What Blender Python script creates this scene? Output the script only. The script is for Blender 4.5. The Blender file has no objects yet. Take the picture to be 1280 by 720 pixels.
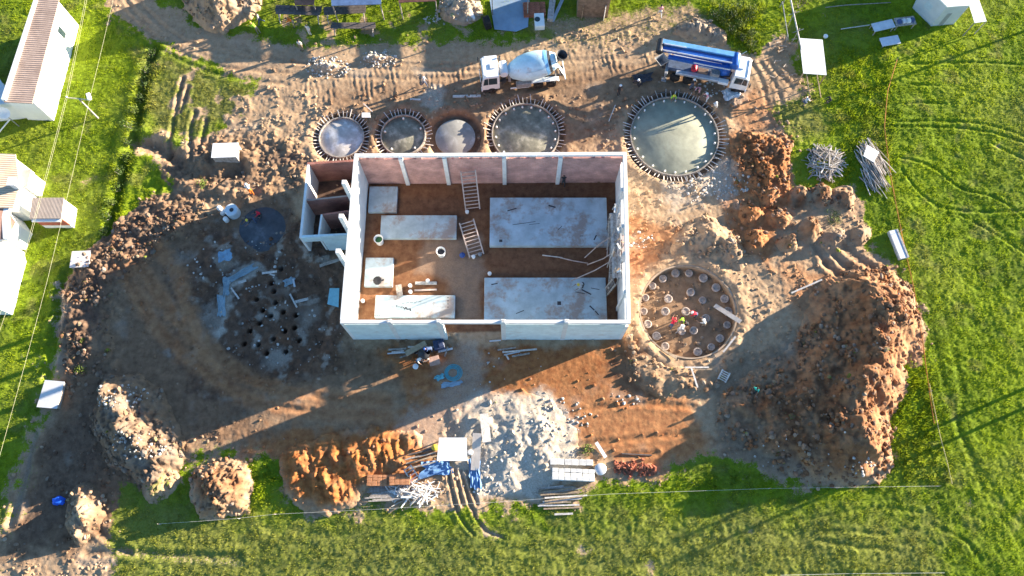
import bpy, bmesh, math, random
import numpy as np
from mathutils import Vector, Matrix, noise as mnoise
random.seed(7); RNG = np.random.default_rng(7)
R = math.radians
scene = bpy.context.scene
COL = scene.collection

# ------------------------------------------------------------------ camera / survey frame
FPX, TILT, HCAM = 975.0, R(17.5), 69.0
_st, _ct = math.sin(TILT), math.cos(TILT)
def W(px, py, z=0.0):
    """survey point (photo pixel, height above ground) -> world metres"""
    u = (px-640)/FPX; v = (py-360)/FPX
    d = Vector((u, _st - v*_ct, -_ct - v*_st))
    t = (HCAM - z)/(-d.z)
    return Vector((d.x*t, d.y*t, z))
def W2(px, py, z=0.0):
    w = W(px, py, z); return (w.x, w.y)
def MPP(px, py):                       # metres per photo pixel at a ground point
    return (W(px+1, py)-W(px, py)).length
cam = bpy.data.cameras.new('camera'); cam_o = bpy.data.objects.new('camera', cam); COL.objects.link(cam_o)
cam.lens = 36*FPX/1280; cam.sensor_width = 36; cam.clip_end = 9000; cam.clip_start = 0.5
cam_o.location = (0, 0, HCAM); cam_o.rotation_euler = (TILT, 0, 0)
scene.camera = cam_o

# ------------------------------------------------------------------ light
SUN_EL, SUN_AZ = R(11.3), R(22.0)      # azimuth counter-clockwise from +X
sv = Vector((math.cos(SUN_EL)*math.cos(SUN_AZ), math.cos(SUN_EL)*math.sin(SUN_AZ), math.sin(SUN_EL)))
sl = bpy.data.lights.new('sun', 'SUN'); sl.energy = 5.0; sl.angle = R(0.5); sl.color = (1.0, 0.86, 0.68)
so = bpy.data.objects.new('sun', sl); COL.objects.link(so)
so.rotation_euler = (-sv).to_track_quat('-Z', 'Y').to_euler(); so.location = sv*200
world = bpy.data.worlds.new('World'); scene.world = world; world.use_nodes = True
nt = world.node_tree; bg = nt.nodes['Background']
sky = nt.nodes.new('ShaderNodeTexSky'); sky.sky_type = 'NISHITA'; sky.sun_disc = False
sky.sun_elevation = SUN_EL; sky.sun_rotation = R(90)-SUN_AZ; sky.air_density = 1.0; sky.dust_density = 0.2; sky.ozone_density = 3.5
nt.links.new(sky.outputs[0], bg.inputs[0]); bg.inputs[1].default_value = 0.08
vs = scene.view_settings; vs.view_transform = 'Standard'; vs.look = 'None'; vs.gamma = 1.0; vs.exposure = 2.25; vs.use_curve_mapping = False

# ------------------------------------------------------------------ numpy noise
def _h(ix, iy, s):
    h = (ix.astype(np.int64)*374761393 + iy.astype(np.int64)*668265263 + s*982451653) & 0xffffffff
    h = ((h ^ (h >> 13))*1274126177) & 0xffffffff
    h = ((h ^ (h >> 16))*2246822519) & 0xffffffff
    return (h ^ (h >> 15)) & 0xffffffff
def perlin(x, y, s=0):
    xi = np.floor(x); yi = np.floor(y); fx = x-xi; fy = y-yi
    xi = xi.astype(np.int64); yi = yi.astype(np.int64)
    ux = fx*fx*fx*(fx*(fx*6-15)+10); uy = fy*fy*fy*(fy*(fy*6-15)+10)
    def g(a, b, dx, dy):
        an = _h(a, b, s)*(2*math.pi/4294967296.0)
        return np.cos(an)*dx + np.sin(an)*dy
    n00 = g(xi, yi, fx, fy); n10 = g(xi+1, yi, fx-1, fy); n01 = g(xi, yi+1, fx, fy-1); n11 = g(xi+1, yi+1, fx-1, fy-1)
    a = n00+(n10-n00)*ux; b = n01+(n11-n01)*ux
    return (a+(b-a)*uy)*1.45
def fbm(x, y, s=0, oct=4, gain=0.5):
    r = 0; a = 1.0; t = 0
    for i in range(oct):
        r = r + a*perlin(x, y, s+i*17); t += a; a *= gain; x = x*2.03+3.1; y = y*2.03-1.7
    return r/t
def worley(x, y, s=0):
    xi = np.floor(x).astype(np.int64); yi = np.floor(y).astype(np.int64)
    best = np.full(x.shape, 9.0); hid = np.zeros(x.shape)
    for dx in (-1, 0, 1):
        for dy in (-1, 0, 1):
            a = xi+dx; b = yi+dy; h = _h(a, b, s)
            cx = a + (h & 0xffff)/65536.0; cy = b + ((h >> 16) & 0xffff)/65536.0
            d = (x-cx)**2+(y-cy)**2
            m = d < best; best = np.where(m, d, best); hid = np.where(m, (h % 997)/997.0, hid)
    return np.sqrt(best), hid
def clods(x, y, size, s=0):            # rounded lumps of random height, 0..1
    d, h = worley(x/size + 0.35*perlin(x/size*1.7, y/size*1.7, s+5), y/size + 0.35*perlin(x/size*1.7+9, y/size*1.7, s+6), s)
    return np.clip(1-(d/0.72)**2, 0, 1)*(0.25+0.75*h)
def sstep(a, b, x):
    t = np.clip((x-a)/(b-a), 0, 1); return t*t*(3-2*t)
def seg_d(x, y, a, b):
    ax, ay = a; bx, by = b; dx = bx-ax; dy = by-ay
    t = np.clip(((x-ax)*dx+(y-ay)*dy)/(dx*dx+dy*dy+1e-9), 0, 1)
    return np.hypot(x-ax-t*dx, y-ay-t*dy)
def sdf_poly(x, y, P):                 # positive inside
    d = np.full(x.shape, 1e9); ins = np.zeros(x.shape, bool)
    for i in range(len(P)):
        a = P[i]; b = P[(i+1) % len(P)]
        d = np.minimum(d, seg_d(x, y, a, b))
        c = ((a[1] > y) != (b[1] > y)) & (x < (b[0]-a[0])*(y-a[1])/((b[1]-a[1]) or 1e-9)+a[0])
        ins ^= c
    return np.where(ins, d, -d)
def line_d(x, y, P):
    d = np.full(x.shape, 1e9)
    for a, b in zip(P[:-1], P[1:]): d = np.minimum(d, seg_d(x, y, a, b))
    return d
def smooth_line(P, n=6):               # Catmull-Rom through the points
    P = [P[0]]+list(P)+[P[-1]]; out = []
    for i in range(1, len(P)-2):
        p0, p1, p2, p3 = [np.array(q, float) for q in P[i-1:i+3]]
        for k in range(n):
            t = k/n
            out.append(tuple(0.5*(2*p1+(p2-p0)*t+(2*p0-5*p1+4*p2-p3)*t*t+(3*p1-p0-3*p2+p3)*t**3)))
    out.append(tuple(P[-2])); return out
def WP(pts): return [W2(*p) for p in pts]

# ------------------------------------------------------------------ terrain
STEP = 0.1
fx = np.arange(-57, 57.001, STEP); fy = np.arange(-8, 57.001, STEP)
def outer(a, n=22, s0=0.25, k=1.42):
    r = [];  v = 0; s = s0
    for i in range(n): v += s; r.append(v); s *= k
    return np.array(r)
ox = outer(0)
xs = np.concatenate([fx[0]-ox[::-1], fx, fx[-1]+ox]); ys = np.concatenate([fy[0]-ox[::-1], fy, fy[-1]+ox])
X, Y = np.meshgrid(xs, ys)
K = ('grass', 'dry', 'red', 'dark', 'pale', 'mud')
Wt = {k: np.zeros(X.shape) for k in K}
n_big = fbm(X*0.11, Y*0.11, 3, 3); n_mid = fbm(X*0.45, Y*0.45, 11, 4); n_fine = fbm(X*1.6, Y*1.6, 23, 3)
def inbox(P, pad):
    P = np.array(P); x0, y0 = P.min(0)-pad; x1, y1 = P.max(0)+pad
    i0, i1 = np.searchsorted(xs, (x0, x1)); j0, j1 = np.searchsorted(ys, (y0, y1))
    return (slice(max(j0-1, 0), j1+1), slice(max(i0-1, 0), i1+1))
def poly_mask(pts, soft=0.5, rag=0.7):
    P = WP(pts); m = np.zeros(X.shape); s = inbox(P, 3)
    d = sdf_poly(X[s], Y[s], P) + rag*(n_mid[s]*1.1+n_fine[s]*0.45)
    m[s] = sstep(-soft, soft, d); return m
def blob(px, py, r, soft=0.6, rag=0.8):
    c = W2(px, py); m = np.zeros(X.shape); rr = r*MPP(px, py); s = inbox([(c[0]-rr, c[1]-rr), (c[0]+rr, c[1]+rr)], 3)
    d = rr-np.hypot(X[s]-c[0], Y[s]-c[1]) + rag*(n_mid[s]*1.1+n_fine[s]*0.45)
    m[s] = sstep(-soft, soft, d); return m
def add(k, m, a=1.0): Wt[k] = np.clip(Wt[k]+(a-Wt[k])*m if a >= 0 else Wt[k]*(1+a*m), 0, 1)
def line_mask(pts, w, rag=0.1, soft=None):
    P = smooth_line(WP(pts)); m = np.zeros(X.shape); s = inbox(P, w+1); soft = soft or w*0.6
    d = line_d(X[s], Y[s], P) + rag*(n_mid[s]+n_fine[s]); m[s] = 1-sstep(w*0.5-soft*0.5, w*0.5+soft*0.5, d); return m

SITE = [(120,-60),(190,-60),(197,0),(235,28),(300,46),(380,57),(470,52),(560,50),(640,56),(700,44),(760,30),(840,26),(890,30),(935,62),
        (975,50),(992,60),(1004,100),(1012,138),(985,160),(992,205),(1000,235),(1060,236),(1082,260),(1088,300),(1122,338),(1150,385),
        (1156,430),(1122,470),(1107,520),(1112,580),(1060,604),(980,602),(930,588),(892,566),(845,590),(770,604),(720,626),(620,634),
        (560,640),(470,628),(430,640),(385,642),(362,604),(345,580),(310,568),(238,568),(222,600),(195,612),(150,604),(134,655),(140,700),(150,760),
        (-20,760),(-10,690),(14,642),(30,580),(45,520),(62,468),(76,400),(82,338),(106,318),(132,298),(152,284),(182,250),(215,240),(204,214),
        (170,182),(182,172),(225,190),(262,168),(300,140),(318,112),(290,88),(232,72),(180,44),(138,20)]
site = poly_mask(SITE, 1.0, 1.9)
near = poly_mask(SITE, 4.0, 1.5)
Wt['grass'] = (1-site)*(1-0.75*near*sstep(.10,.38,fbm(X*.5+7,Y*.5,181,4)))*(1-0.55*sstep(.34,.6,fbm(X*.23,Y*.23,183,5)))
# ground kinds inside the site (soil differences, with some cast shade darkened in)
add('dry', poly_mask([(170,60),(240,80),(318,112),(300,145),(255,170),(190,170)], 1.2, 1.6), 0.75); add('grass', poly_mask([(195,70),(240,80),(318,112),(310,150),(262,185),(200,180)], 1.2, 1.6)*sstep(-.15,.35,fbm(X*.5,Y*.5,191,4)), -0.85)
add('dry', poly_mask([(640,30),(860,10),(900,30),(830,60),(760,66),(700,62)], 1.0, 1.2), 0.8); add('grass', poly_mask([(650,28),(860,6),(880,24),(800,55),(720,62)], 1.0, 1.5), 0.35)
add('grass', poly_mask([(330,20),(480,14),(600,22),(640,40),(560,50),(470,54),(380,58),(345,48)], 0.6, 1.3), 0.8)
add('grass', poly_mask([(330,20),(480,14),(640,40),(560,50),(470,54),(380,58)], 1, 1.5)*sstep(0,.3,fbm(X*.5,Y*.5,193,4)), -.7)
add('grass', poly_mask([(885,12),(950,8),(950,70),(915,62),(890,40)], 0.5, 0.8), 1.0)
add('grass', poly_mask([(960,128),(1012,120),(1060,160),(1060,235),(1000,230),(985,170)], 0.6, 1.0), 0.85); add('dry', poly_mask([(960,128),(1020,120),(1040,165),(985,175)], 0.8, 1.0), 0.7)
add('dry', poly_mask([(140,620),(350,640),(640,660),(900,640),(1170,640),(1200,780),(100,780)], 2.5, 2.5), 0.6)
add('dry', np.clip(n_big*1.6+0.1, 0, 1)*0.8, 0.5); add('dry', sstep(.15,.45,fbm(X*.35,Y*.35,187,4)), 0.5)
add('mud', poly_mask([(90,330),(150,290),(250,270),(300,240),(370,240),(372,300),(430,320),(430,430),(545,432),(790,432),(760,480),(600,500),(480,545),(350,560),(240,560),(100,690),(0,700),(40,560),(80,470)], 1.0, 1.4), 0.75)
add('mud', poly_mask([(410,110),(620,96),(830,80),(960,110),(900,140),(780,140),(740,190),(420,190)], 1.0, 1.6), 0.55)
add('mud', blob(330,392,92,0.6,1.2), 0.9)
add('red', poly_mask([(300,545),(480,530),(560,470),(640,440),(790,430),(800,480),(870,500),(885,570),(830,590),(720,560),(560,540),(530,600),(350,600)], 1.0, 1.8), 0.75)
add('red', poly_mask([(470,440),(790,430),(780,470),(640,480),(520,500)], 0.8, 1.2), 0.7)
add('red', poly_mask([(905,165),(990,170),(995,240),(960,330),(915,300),(900,240)], 0.8, 1.4), 0.75)
add('red', poly_mask([(785,270),(850,290),(820,330),(800,345),(785,345)], 0.6, 1.0), 0.6)
add('red', poly_mask([(975,330),(1120,335),(1150,420),(1110,580),(1040,600),(960,560),(1000,420)], 1.0, 1.6), 0.5)
add('red', blob(945,140,30), 0.5)
add('pale', poly_mask([(545,505),(600,488),(690,490),(722,540),(725,590),(660,622),(600,620),(560,560)], 0.7, 1.4), 0.85)
add('pale', poly_mask([(500,530),(560,500),(590,560),(540,560)], 0.8, 1.4), 0.5)
add('pale', line_mask([(318,333),(296,344),(280,362),(276,388),(268,412)], 1.1, 0.6), 0.8)
add('pale', blob(283,322,10), 0.5); add('pale', blob(254,402,16,0.8,1.4), 0.35); add('pale', blob(342,447,12), 0.45); add('pale', blob(385,392,14), 0.35); add('pale', blob(322,284,26,1.0,0.8), 0.3)
add('pale', blob(540,122,16,0.6,1.2), 0.65); add('pale', blob(900,225,26,0.8,2.0), 0.6); add('pale', blob(850,250,22,0.8,2.2), 0.5); add('pale', blob(600,15,22,1.2,1.2), 0.5)
add('pale', blob(570,470,22,1.0,1.2), 0.35); add('pale', line_mask([(582,440),(590,470),(560,500)], 2.0, 0.5), 0.4); add('pale', line_mask([(520,530),(570,520)], 2.4, 0.8), 0.4)
add('pale', blob(920,115,14,0.6,1.6), 0.4); add('pale', blob(78,390,10,0.6,1.2), 0.5); add('pale', blob(70,358,8,0.6,1.0), 0.5)
add('dark', poly_mask([(885,450),(960,440),(1000,420),(1010,520),(990,600),(900,580)], 1.0, 1.5), 0.45)  # soil darkened where the right ridge casts its shadow
add('dark', blob(790,468,30,0.8,1.4), 0.5); add('dark', poly_mask([(60,560),(130,470),(120,600),(60,690),(20,680)], 1.2, 1.5), 0.5)  # darkened for a shaded spot and, over dark soil, the left heap's shadow
# churned ground of the left yard and wheel-polished lanes round it
YM = blob(325,380,120,1.5,2.5); add('mud', YM, .95); add('dark', YM, .4); add('pale', YM*sstep(.08,.38,fbm(X*.75,Y*.75,151,5)), .5); add('dark', YM*sstep(.05,.4,fbm(X*.7,Y*.7,157,4)), .7); add('red', YM*sstep(.2,.5,fbm(X*.5,Y*.5,161,3)), .3)
for p in ([(150,330),(190,400),(240,450),(330,505),(480,520)], [(165,320),(215,390),(262,440),(350,488),(480,500)], [(190,300),(225,350),(240,400),(275,455)]): lm = line_mask(p, 1.5, 0.3); add('dark', lm, -0.9); add('pale', lm, -0.8); add('red', lm, 0.42); add('mud', lm, -0.45)
add('mud', poly_mask([(340,485),(560,470),(560,530),(430,540),(300,545)], 1.0, 1.5), -0.4)
add('pale', site*sstep(.25,.6,fbm(X*.3,Y*.3,171,5)), .25)
# interior floor
FLOOR = [(456,228),(770,228),(784,410),(438,418)]
inside = poly_mask(FLOOR, 0.15, 0.0)
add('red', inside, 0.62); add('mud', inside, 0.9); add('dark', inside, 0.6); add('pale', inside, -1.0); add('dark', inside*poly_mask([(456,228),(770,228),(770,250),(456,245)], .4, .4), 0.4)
add('dark', poly_mask([(580,230),(770,230),(784,410),(600,410)], .5, .8)*inside, 0.55); add('red', poly_mask([(456,305),(540,300),(560,350),(565,410),(440,412)], .5, .8)*inside, 0.6); add('dark', poly_mask([(456,300),(540,300),(560,350),(565,410),(440,412)], .5, .8)*inside, -0.3)  # left floor set less dark, standing in for its sunlit patch
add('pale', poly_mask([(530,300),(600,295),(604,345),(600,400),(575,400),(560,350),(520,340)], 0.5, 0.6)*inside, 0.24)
# height ------------------------------------------------------------
road_ = poly_mask([(120,-40),(190,-40),(240,32),(380,60),(640,60),(960,70),(990,110),(700,120),(540,110),(420,130),(300,90),(160,30)], 1.2, 0.6)
yard_ = poly_mask([(140,420),(230,320),(250,440),(330,490),(430,470),(560,440),(860,440),(890,560),(820,590),(560,560),(380,550),(230,500),(140,470)], 1.2, 0.8)
rough = site*(1-0.93*inside)
Z = 0.16*n_big + rough*(1-0.6*np.clip(road_+yard_, 0, 1))*(0.09*n_mid + 0.04*n_fine) + (1-site)*(0.05*n_mid+0.04*n_fine)
Z *= (1-inside)
cl1 = clods(X, Y, 0.55, 41); cl2 = clods(X, Y, 0.28, 43); gate = sstep(-0.1, 0.45, n_mid+0.3*n_big)
road, yard = road_, yard_
calm = np.clip(road+yard, 0, 1)
Z += rough*(1-0.95*calm)*(0.12*cl1*gate + 0.045*cl2)
Z += rough*calm*0.02*cl2
Z += Wt['grass']*(0.05*cl1 + 0.05*cl2)
# caterpillar / tyre lug marks beside the road
lug = poly_mask([(375,105),(600,70),(820,70),(820,84),(700,100),(560,112),(480,130),(385,128)], 1.0, 1.0)
dirx, diry = math.cos(R(9)), math.sin(R(9)); u = X*dirx+Y*diry
Z += lug*rough*0.035*np.sin(u*2*math.pi/0.55 + 5.0*n_mid)*sstep(-0.3, 0.4, n_mid+0.6*n_fine)
TR = []
def track(pts, w, depth, soil='dry', a=0.6, bank=0.5):
    global Z
    P = smooth_line(WP(pts)); s = inbox(P, w*3+0.5)
    d = line_d(X[s], Y[s], P) + 0.10*n_fine[s]+0.06*n_mid[s]
    Z[s] += -depth*np.exp(-(d/(w*0.5))**2) + bank*depth*np.exp(-((d-w*0.95)/(w*0.4))**2)
    m = np.exp(-(d/(w*0.6))**2)
    Wt[soil][s] = np.clip(Wt[soil][s]+a*m*(0.6+0.6*n_mid[s]), 0, 1); Wt['grass'][s] = np.clip(Wt['grass'][s]-a*m*0.5, 0, 1)
for p in ([(1128,212),(1150,240),(1178,259),(1230,265),(1300,262)], [(1122,196),(1165,208),(1200,235),(1250,250),(1300,290)],
          [(1130,130),(1156,128),(1182,130)], [(1120,152),(1200,152),(1250,160),(1300,180)], [(1090,158),(1200,160),(1260,172),(1300,190)], [(1140,80),(1200,78),(1300,82)],
          [(1240,180),(1300,210)], [(1200,268),(1240,290),(1300,330)], [(1140,105),(1172,107)]): track(p, 0.30, 0.085, 'mud', 0.45, 0.25)
for p in ([(1165,420),(1178,470),(1195,520),(1230,610),(1290,700)], [(1190,430),(1205,500),(1200,540),(1260,640),(1300,660)], [(1220,250),(1250,290),(1300,318)]): track(p, 0.6, 0.05, 'pale', 0.22, 0.2)
for p in ([(1012,667),(1060,664),(1110,668),(1145,660)], [(1018,674),(1060,682),(1120,688)], [(960,717),(1180,718)], [(1164,655),(1205,675),(1225,700)], [(985,654),(1090,636),(1150,640)]): track(p, 0.4, 0.07, 'pale', 0.3, 0.25)
for p in ([(330,660),(640,686),(900,676)], [(140,690),(400,712),(700,704),(960,716)], [(100,702),(300,706)], [(600,668),(820,668),(1000,664)]): track(p, 0.7, 0.03, 'pale', 0.35, 0.2)
for p in ([(229,98),(222,130),(214,170),(211,200)], [(244,140),(238,165),(240,200)], [(236,110),(226,140)], [(258,150),(250,185)]): track(p, 0.45, 0.17, 'mud', 0.8, 0.35)
for p in ([(560,588),(572,640),(592,668)], [(576,588),(590,636),(606,662),(630,672)], [(568,588),(578,630)], [(584,590),(596,630)]): track(p, 0.3, 0.10, 'mud', 0.7)
for p in ([(150,10),(200,50),(262,80),(340,90),(470,98),(600,96)], [(165,-5),(225,48),(300,70),(400,80),(600,80),(780,72)], [(135,20),(200,62),(270,92),(360,106)], [(300,62),(360,76),(480,86),(620,88)],
          [(150,-10),(172,20),(185,28)], [(640,108),(730,90),(820,80)], [(660,112),(740,100),(830,92)], [(940,80),(955,110),(962,150)], [(950,78),(972,112),(980,150)], [(960,76),(990,110)]): track(p, 0.45, 0.045, 'mud', 0.25)
for p in ([(150,330),(190,400),(240,450),(330,505),(480,520)], [(165,320),(215,390),(262,440),(350,488),(480,500)], [(480,500),(600,470),(640,440)], [(560,540),(600,500),(640,480)], [(700,520),(780,505),(870,510)], [(700,560),(800,548),(880,540)], [(740,575),(820,566)]): track(p, 0.5, 0.07, 'mud', 0.25)
track([(192,62),(180,100),(172,150),(160,190),(150,230),(142,262),(134,300)], 1.0, 0.5, 'mud', 0.3, 0.2)      # drainage ditch
track([(172,178),(205,188),(235,214),(262,222),(300,214)], 1.4, 0.45, 'mud', 0.8, 0.5)
track([(60,470),(72,400),(80,350),(98,330)], 0.8, 0.25, 'pale', 0.3, 0.4); track([(14,655),(30,600),(44,540)], 0.6, 0.2, 'pale', 0.3, 0.6)
for p in ([(1040,318),(1060,335),(1085,345)], [(1032,328),(1048,342),(1062,352)], [(1020,310),(1035,330)], [(1055,308),(1075,325),(1092,338)]): track(p, 0.7, 0.16, 'dark', 0.4, 0.4)
track([(108,692),(160,690),(220,694),(300,696)], 0.6, 0.12, 'mud', 0.5); track([(120,660),(136,672),(160,690)], 0.6, 0.15, 'mud', 0.5)
# round excavation with pile heads, sunk tank beds, bored holes
def bowl(px, py, r, depth, edge=0.35, rim=0.0, rimw=0.5, dk=0.0):
    global Z
    c = W(px, py); rr = r*MPP(px, py); s = inbox([(c.x-rr, c.y-rr), (c.x+rr, c.y+rr)], 2.5)
    d = np.hypot(X[s]-c.x, Y[s]-c.y)
    m = 1-sstep(rr-edge, rr+edge*0.3, d)
    Z[s] = Z[s]*(1-0.85*m)-depth*m + rim*np.exp(-((d-rr-rimw)/rimw)**2)*(0.7+0.6*n_mid[s])
    if dk: Wt['dark'][s] = np.maximum(Wt['dark'][s], m*dk); Wt['pale'][s] *= 1-m
    return c, rr, m, s
PIT_C, PIT_R, pm, ps = bowl(860, 389, 61, 0.75, 0.25, 0.25, 0.6)
for k in ('red', 'pale'): Wt[k][ps] *= (1-pm*0.8)
Wt['mud'][ps] = np.maximum(Wt['mud'][ps], pm*0.55)
Z += YM*(0.16*clods(X,Y,.7,201)*sstep(-.1,.3,fbm(X*.5,Y*.5,203,3))+.10*fbm(X*1.1,Y*1.1,205,3))
CH = poly_mask([(75,420),(80,345),(150,270),(200,215),(262,168),(340,170),(385,200),(375,240),(300,245),(260,262),(200,312),(150,370),(140,460),(90,470)], 1.0, 1.5)
add('dark', CH*sstep(.0,.35,fbm(X*.5,Y*.5,221,4)), .6); add('mud', CH, .55)
Z += CH*(0.42*clods(X,Y,1.1,223)*sstep(-.1,.35,fbm(X*.35,Y*.35,225,3))+0.18*clods(X,Y,.5,227)+.12*fbm(X*1.2,Y*1.2,229,3))
bowl(330, 392, 90, 0.5, 0.8, 0.28, 1.0); bowl(327, 284, 36, 0.35, 0.8)
TANKS = [(427,172,27), (504,169,27), (569,171,26), (657,167,41), (843,170,54)]
for t in TANKS: bowl(t[0], t[1], t[2]+9, 0.42, 0.3, 0.2, 0.5, 0.6)
HOLES = [(349,334),(340,362),(342,376),(336,393),(322,402),(354,412),(339,422),(303,428),(320,429),(355,438),(337,352),(318,372),(326,386),(368,392),(366,408),(310,412),(331,440),(372,424),(352,388)]
for hx, hy in HOLES: bowl(hx, hy, 3.4, 1.3, 0.12, 0.10, 0.25)
# footings trench under the walls
far = sstep(0, 4, np.maximum(np.maximum(np.abs(X)-56.5, Y-56.5), -7.5-Y))
for k in K: Wt[k] = Wt[k]*(1-far)+far*{'grass': 1.0, 'dry': .25}.get(k, 0.0)
Z *= 1-far
def hz(x, y):
    i = min(max(np.searchsorted(xs, x)-1, 0), len(xs)-2); j = min(max(np.searchsorted(ys, y)-1, 0), len(ys)-2)
    a = (x-xs[i])/(xs[i+1]-xs[i]); b = (y-ys[j])/(ys[j+1]-ys[j])
    return float(Z[j, i]*(1-a)*(1-b)+Z[j, i+1]*a*(1-b)+Z[j+1, i]*(1-a)*b+Z[j+1, i+1]*a*b)
def samp(F, x, y):
    i = np.clip(np.searchsorted(xs, x), 1, len(xs)-1); j = np.clip(np.searchsorted(ys, y), 1, len(ys)-1)
    i = np.where(np.abs(xs[i-1]-x) < np.abs(xs[i]-x), i-1, i); j = np.where(np.abs(ys[j-1]-y) < np.abs(ys[j]-y), j-1, j)
    return F[j, i]
def G(px, py, dz=0.0):                 # ground point under a photo pixel
    w = W(px, py); w.z = hz(w.x, w.y)+dz; return w

def tagk(o, label=None, cat=None, group=None, kind=None):
    if label: o['label'] = label
    if cat: o['category'] = cat
    if group: o['group'] = group
    if kind: o['kind'] = kind
    return o
def mesh_np(name, co, quads, mats, smooth=True, attrs=None, tri=False):
    me = bpy.data.meshes.new(name); n = len(co); m = len(quads); k = 3 if tri else 4
    me.vertices.add(n); me.vertices.foreach_set('co', np.ascontiguousarray(co, dtype=np.float32).ravel())
    me.loops.add(m*k); me.polygons.add(m)
    me.loops.foreach_set('vertex_index', np.ascontiguousarray(quads, dtype=np.int32).ravel())
    me.polygons.foreach_set('loop_start', np.arange(0, m*k, k, dtype=np.int32))
    me.polygons.foreach_set('use_smooth', np.full(m, smooth, dtype=bool))
    for a, v in (attrs or {}).items():
        at = me.attributes.new(a, 'FLOAT', 'POINT'); at.data.foreach_set('value', np.ascontiguousarray(v, dtype=np.float32).ravel())
    me.update(calc_edges=True); me.validate()
    for mm in mats: me.materials.append(mm)
    o = bpy.data.objects.new(name, me); COL.objects.link(o); return o

# ------------------------------------------------------------------ materials
def _n(t, kind, **kw):
    n = t.nodes.new(kind)
    for k, v in kw.items():
        if k in n.inputs: n.inputs[k].default_value = v
        else: setattr(n, k, v)
    return n
def mixc(t, fac, a, b, blend='MIX'):
    m = t.nodes.new('ShaderNodeMix'); m.data_type = 'RGBA'; m.blend_type = blend
    for s, v in ((m.inputs['Factor'], fac), (m.inputs[6], a), (m.inputs[7], b)):
        if hasattr(v, 'links'): t.links.new(v, s)
        else: s.default_value = v if not isinstance(v, tuple) or len(v) == 4 else (*v, 1)
    return m.outputs[2]
def ramp(t, src, lo, hi, a=0.0, b=1.0):
    m = _n(t, 'ShaderNodeMapRange'); m.inputs[1].default_value = lo; m.inputs[2].default_value = hi; m.inputs[3].default_value = a; m.inputs[4].default_value = b
    t.links.new(src, m.inputs[0]); return m.outputs[0]
MATS = {}
def mat(name, col, rough=0.8, var=0.25, scale=3.0, bump=0.0, bscale=20.0, metal=0.0, col2=None, spec=0.3, stain=None, trans=0.0, coat=0.0):
    if name in MATS: return MATS[name]
    m = bpy.data.materials.new(name); m.use_nodes = True; t = m.node_tree; p = t.nodes['Principled BSDF']
    tc = _n(t, 'ShaderNodeTexCoord'); oi = _n(t, 'ShaderNodeObjectInfo')
    nz = _n(t, 'ShaderNodeTexNoise', Scale=scale, Detail=6.0, Roughness=0.65); t.links.new(tc.outputs['Object'], nz.inputs['Vector'])
    c2 = col2 or tuple(c*(1-var*1.6) for c in col); c1 = tuple(min(c*(1+var*0.6), 0.95) for c in col)
    c = mixc(t, ramp(t, nz.outputs[0], 0.33, 0.67), c2, c1)
    hs = _n(t, 'ShaderNodeHueSaturation'); t.links.new(c, hs.inputs['Color']); t.links.new(ramp(t, oi.outputs['Random'], 0, 1, 1-var*0.5, 1+var*0.4), hs.inputs['Value'])
    c = hs.outputs[0]
    if stain:
        n2 = _n(t, 'ShaderNodeTexNoise', Scale=stain[2], Detail=5.0, Roughness=0.7); t.links.new(tc.outputs['Object'], n2.inputs['Vector'])
        c = mixc(t, ramp(t, n2.outputs[0], stain[1], stain[1]+0.12, 0, stain[3]), c, stain[0])
    t.links.new(c, p.inputs['Base Color'])
    p.inputs['Roughness'].default_value = rough; p.inputs['Metallic'].default_value = metal; p.inputs['Specular IOR Level'].default_value = spec
    if coat: p.inputs['Coat Weight'].default_value = coat
    if bump:
        nb = _n(t, 'ShaderNodeTexNoise', Scale=bscale, Detail=5.0); t.links.new(tc.outputs['Object'], nb.inputs['Vector'])
        b = _n(t, 'ShaderNodeBump', Strength=0.6, Distance=bump); t.links.new(nb.outputs[0], b.inputs['Height']); t.links.new(b.outputs[0], p.inputs['Normal'])
    MATS[name] = m; return m
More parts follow.
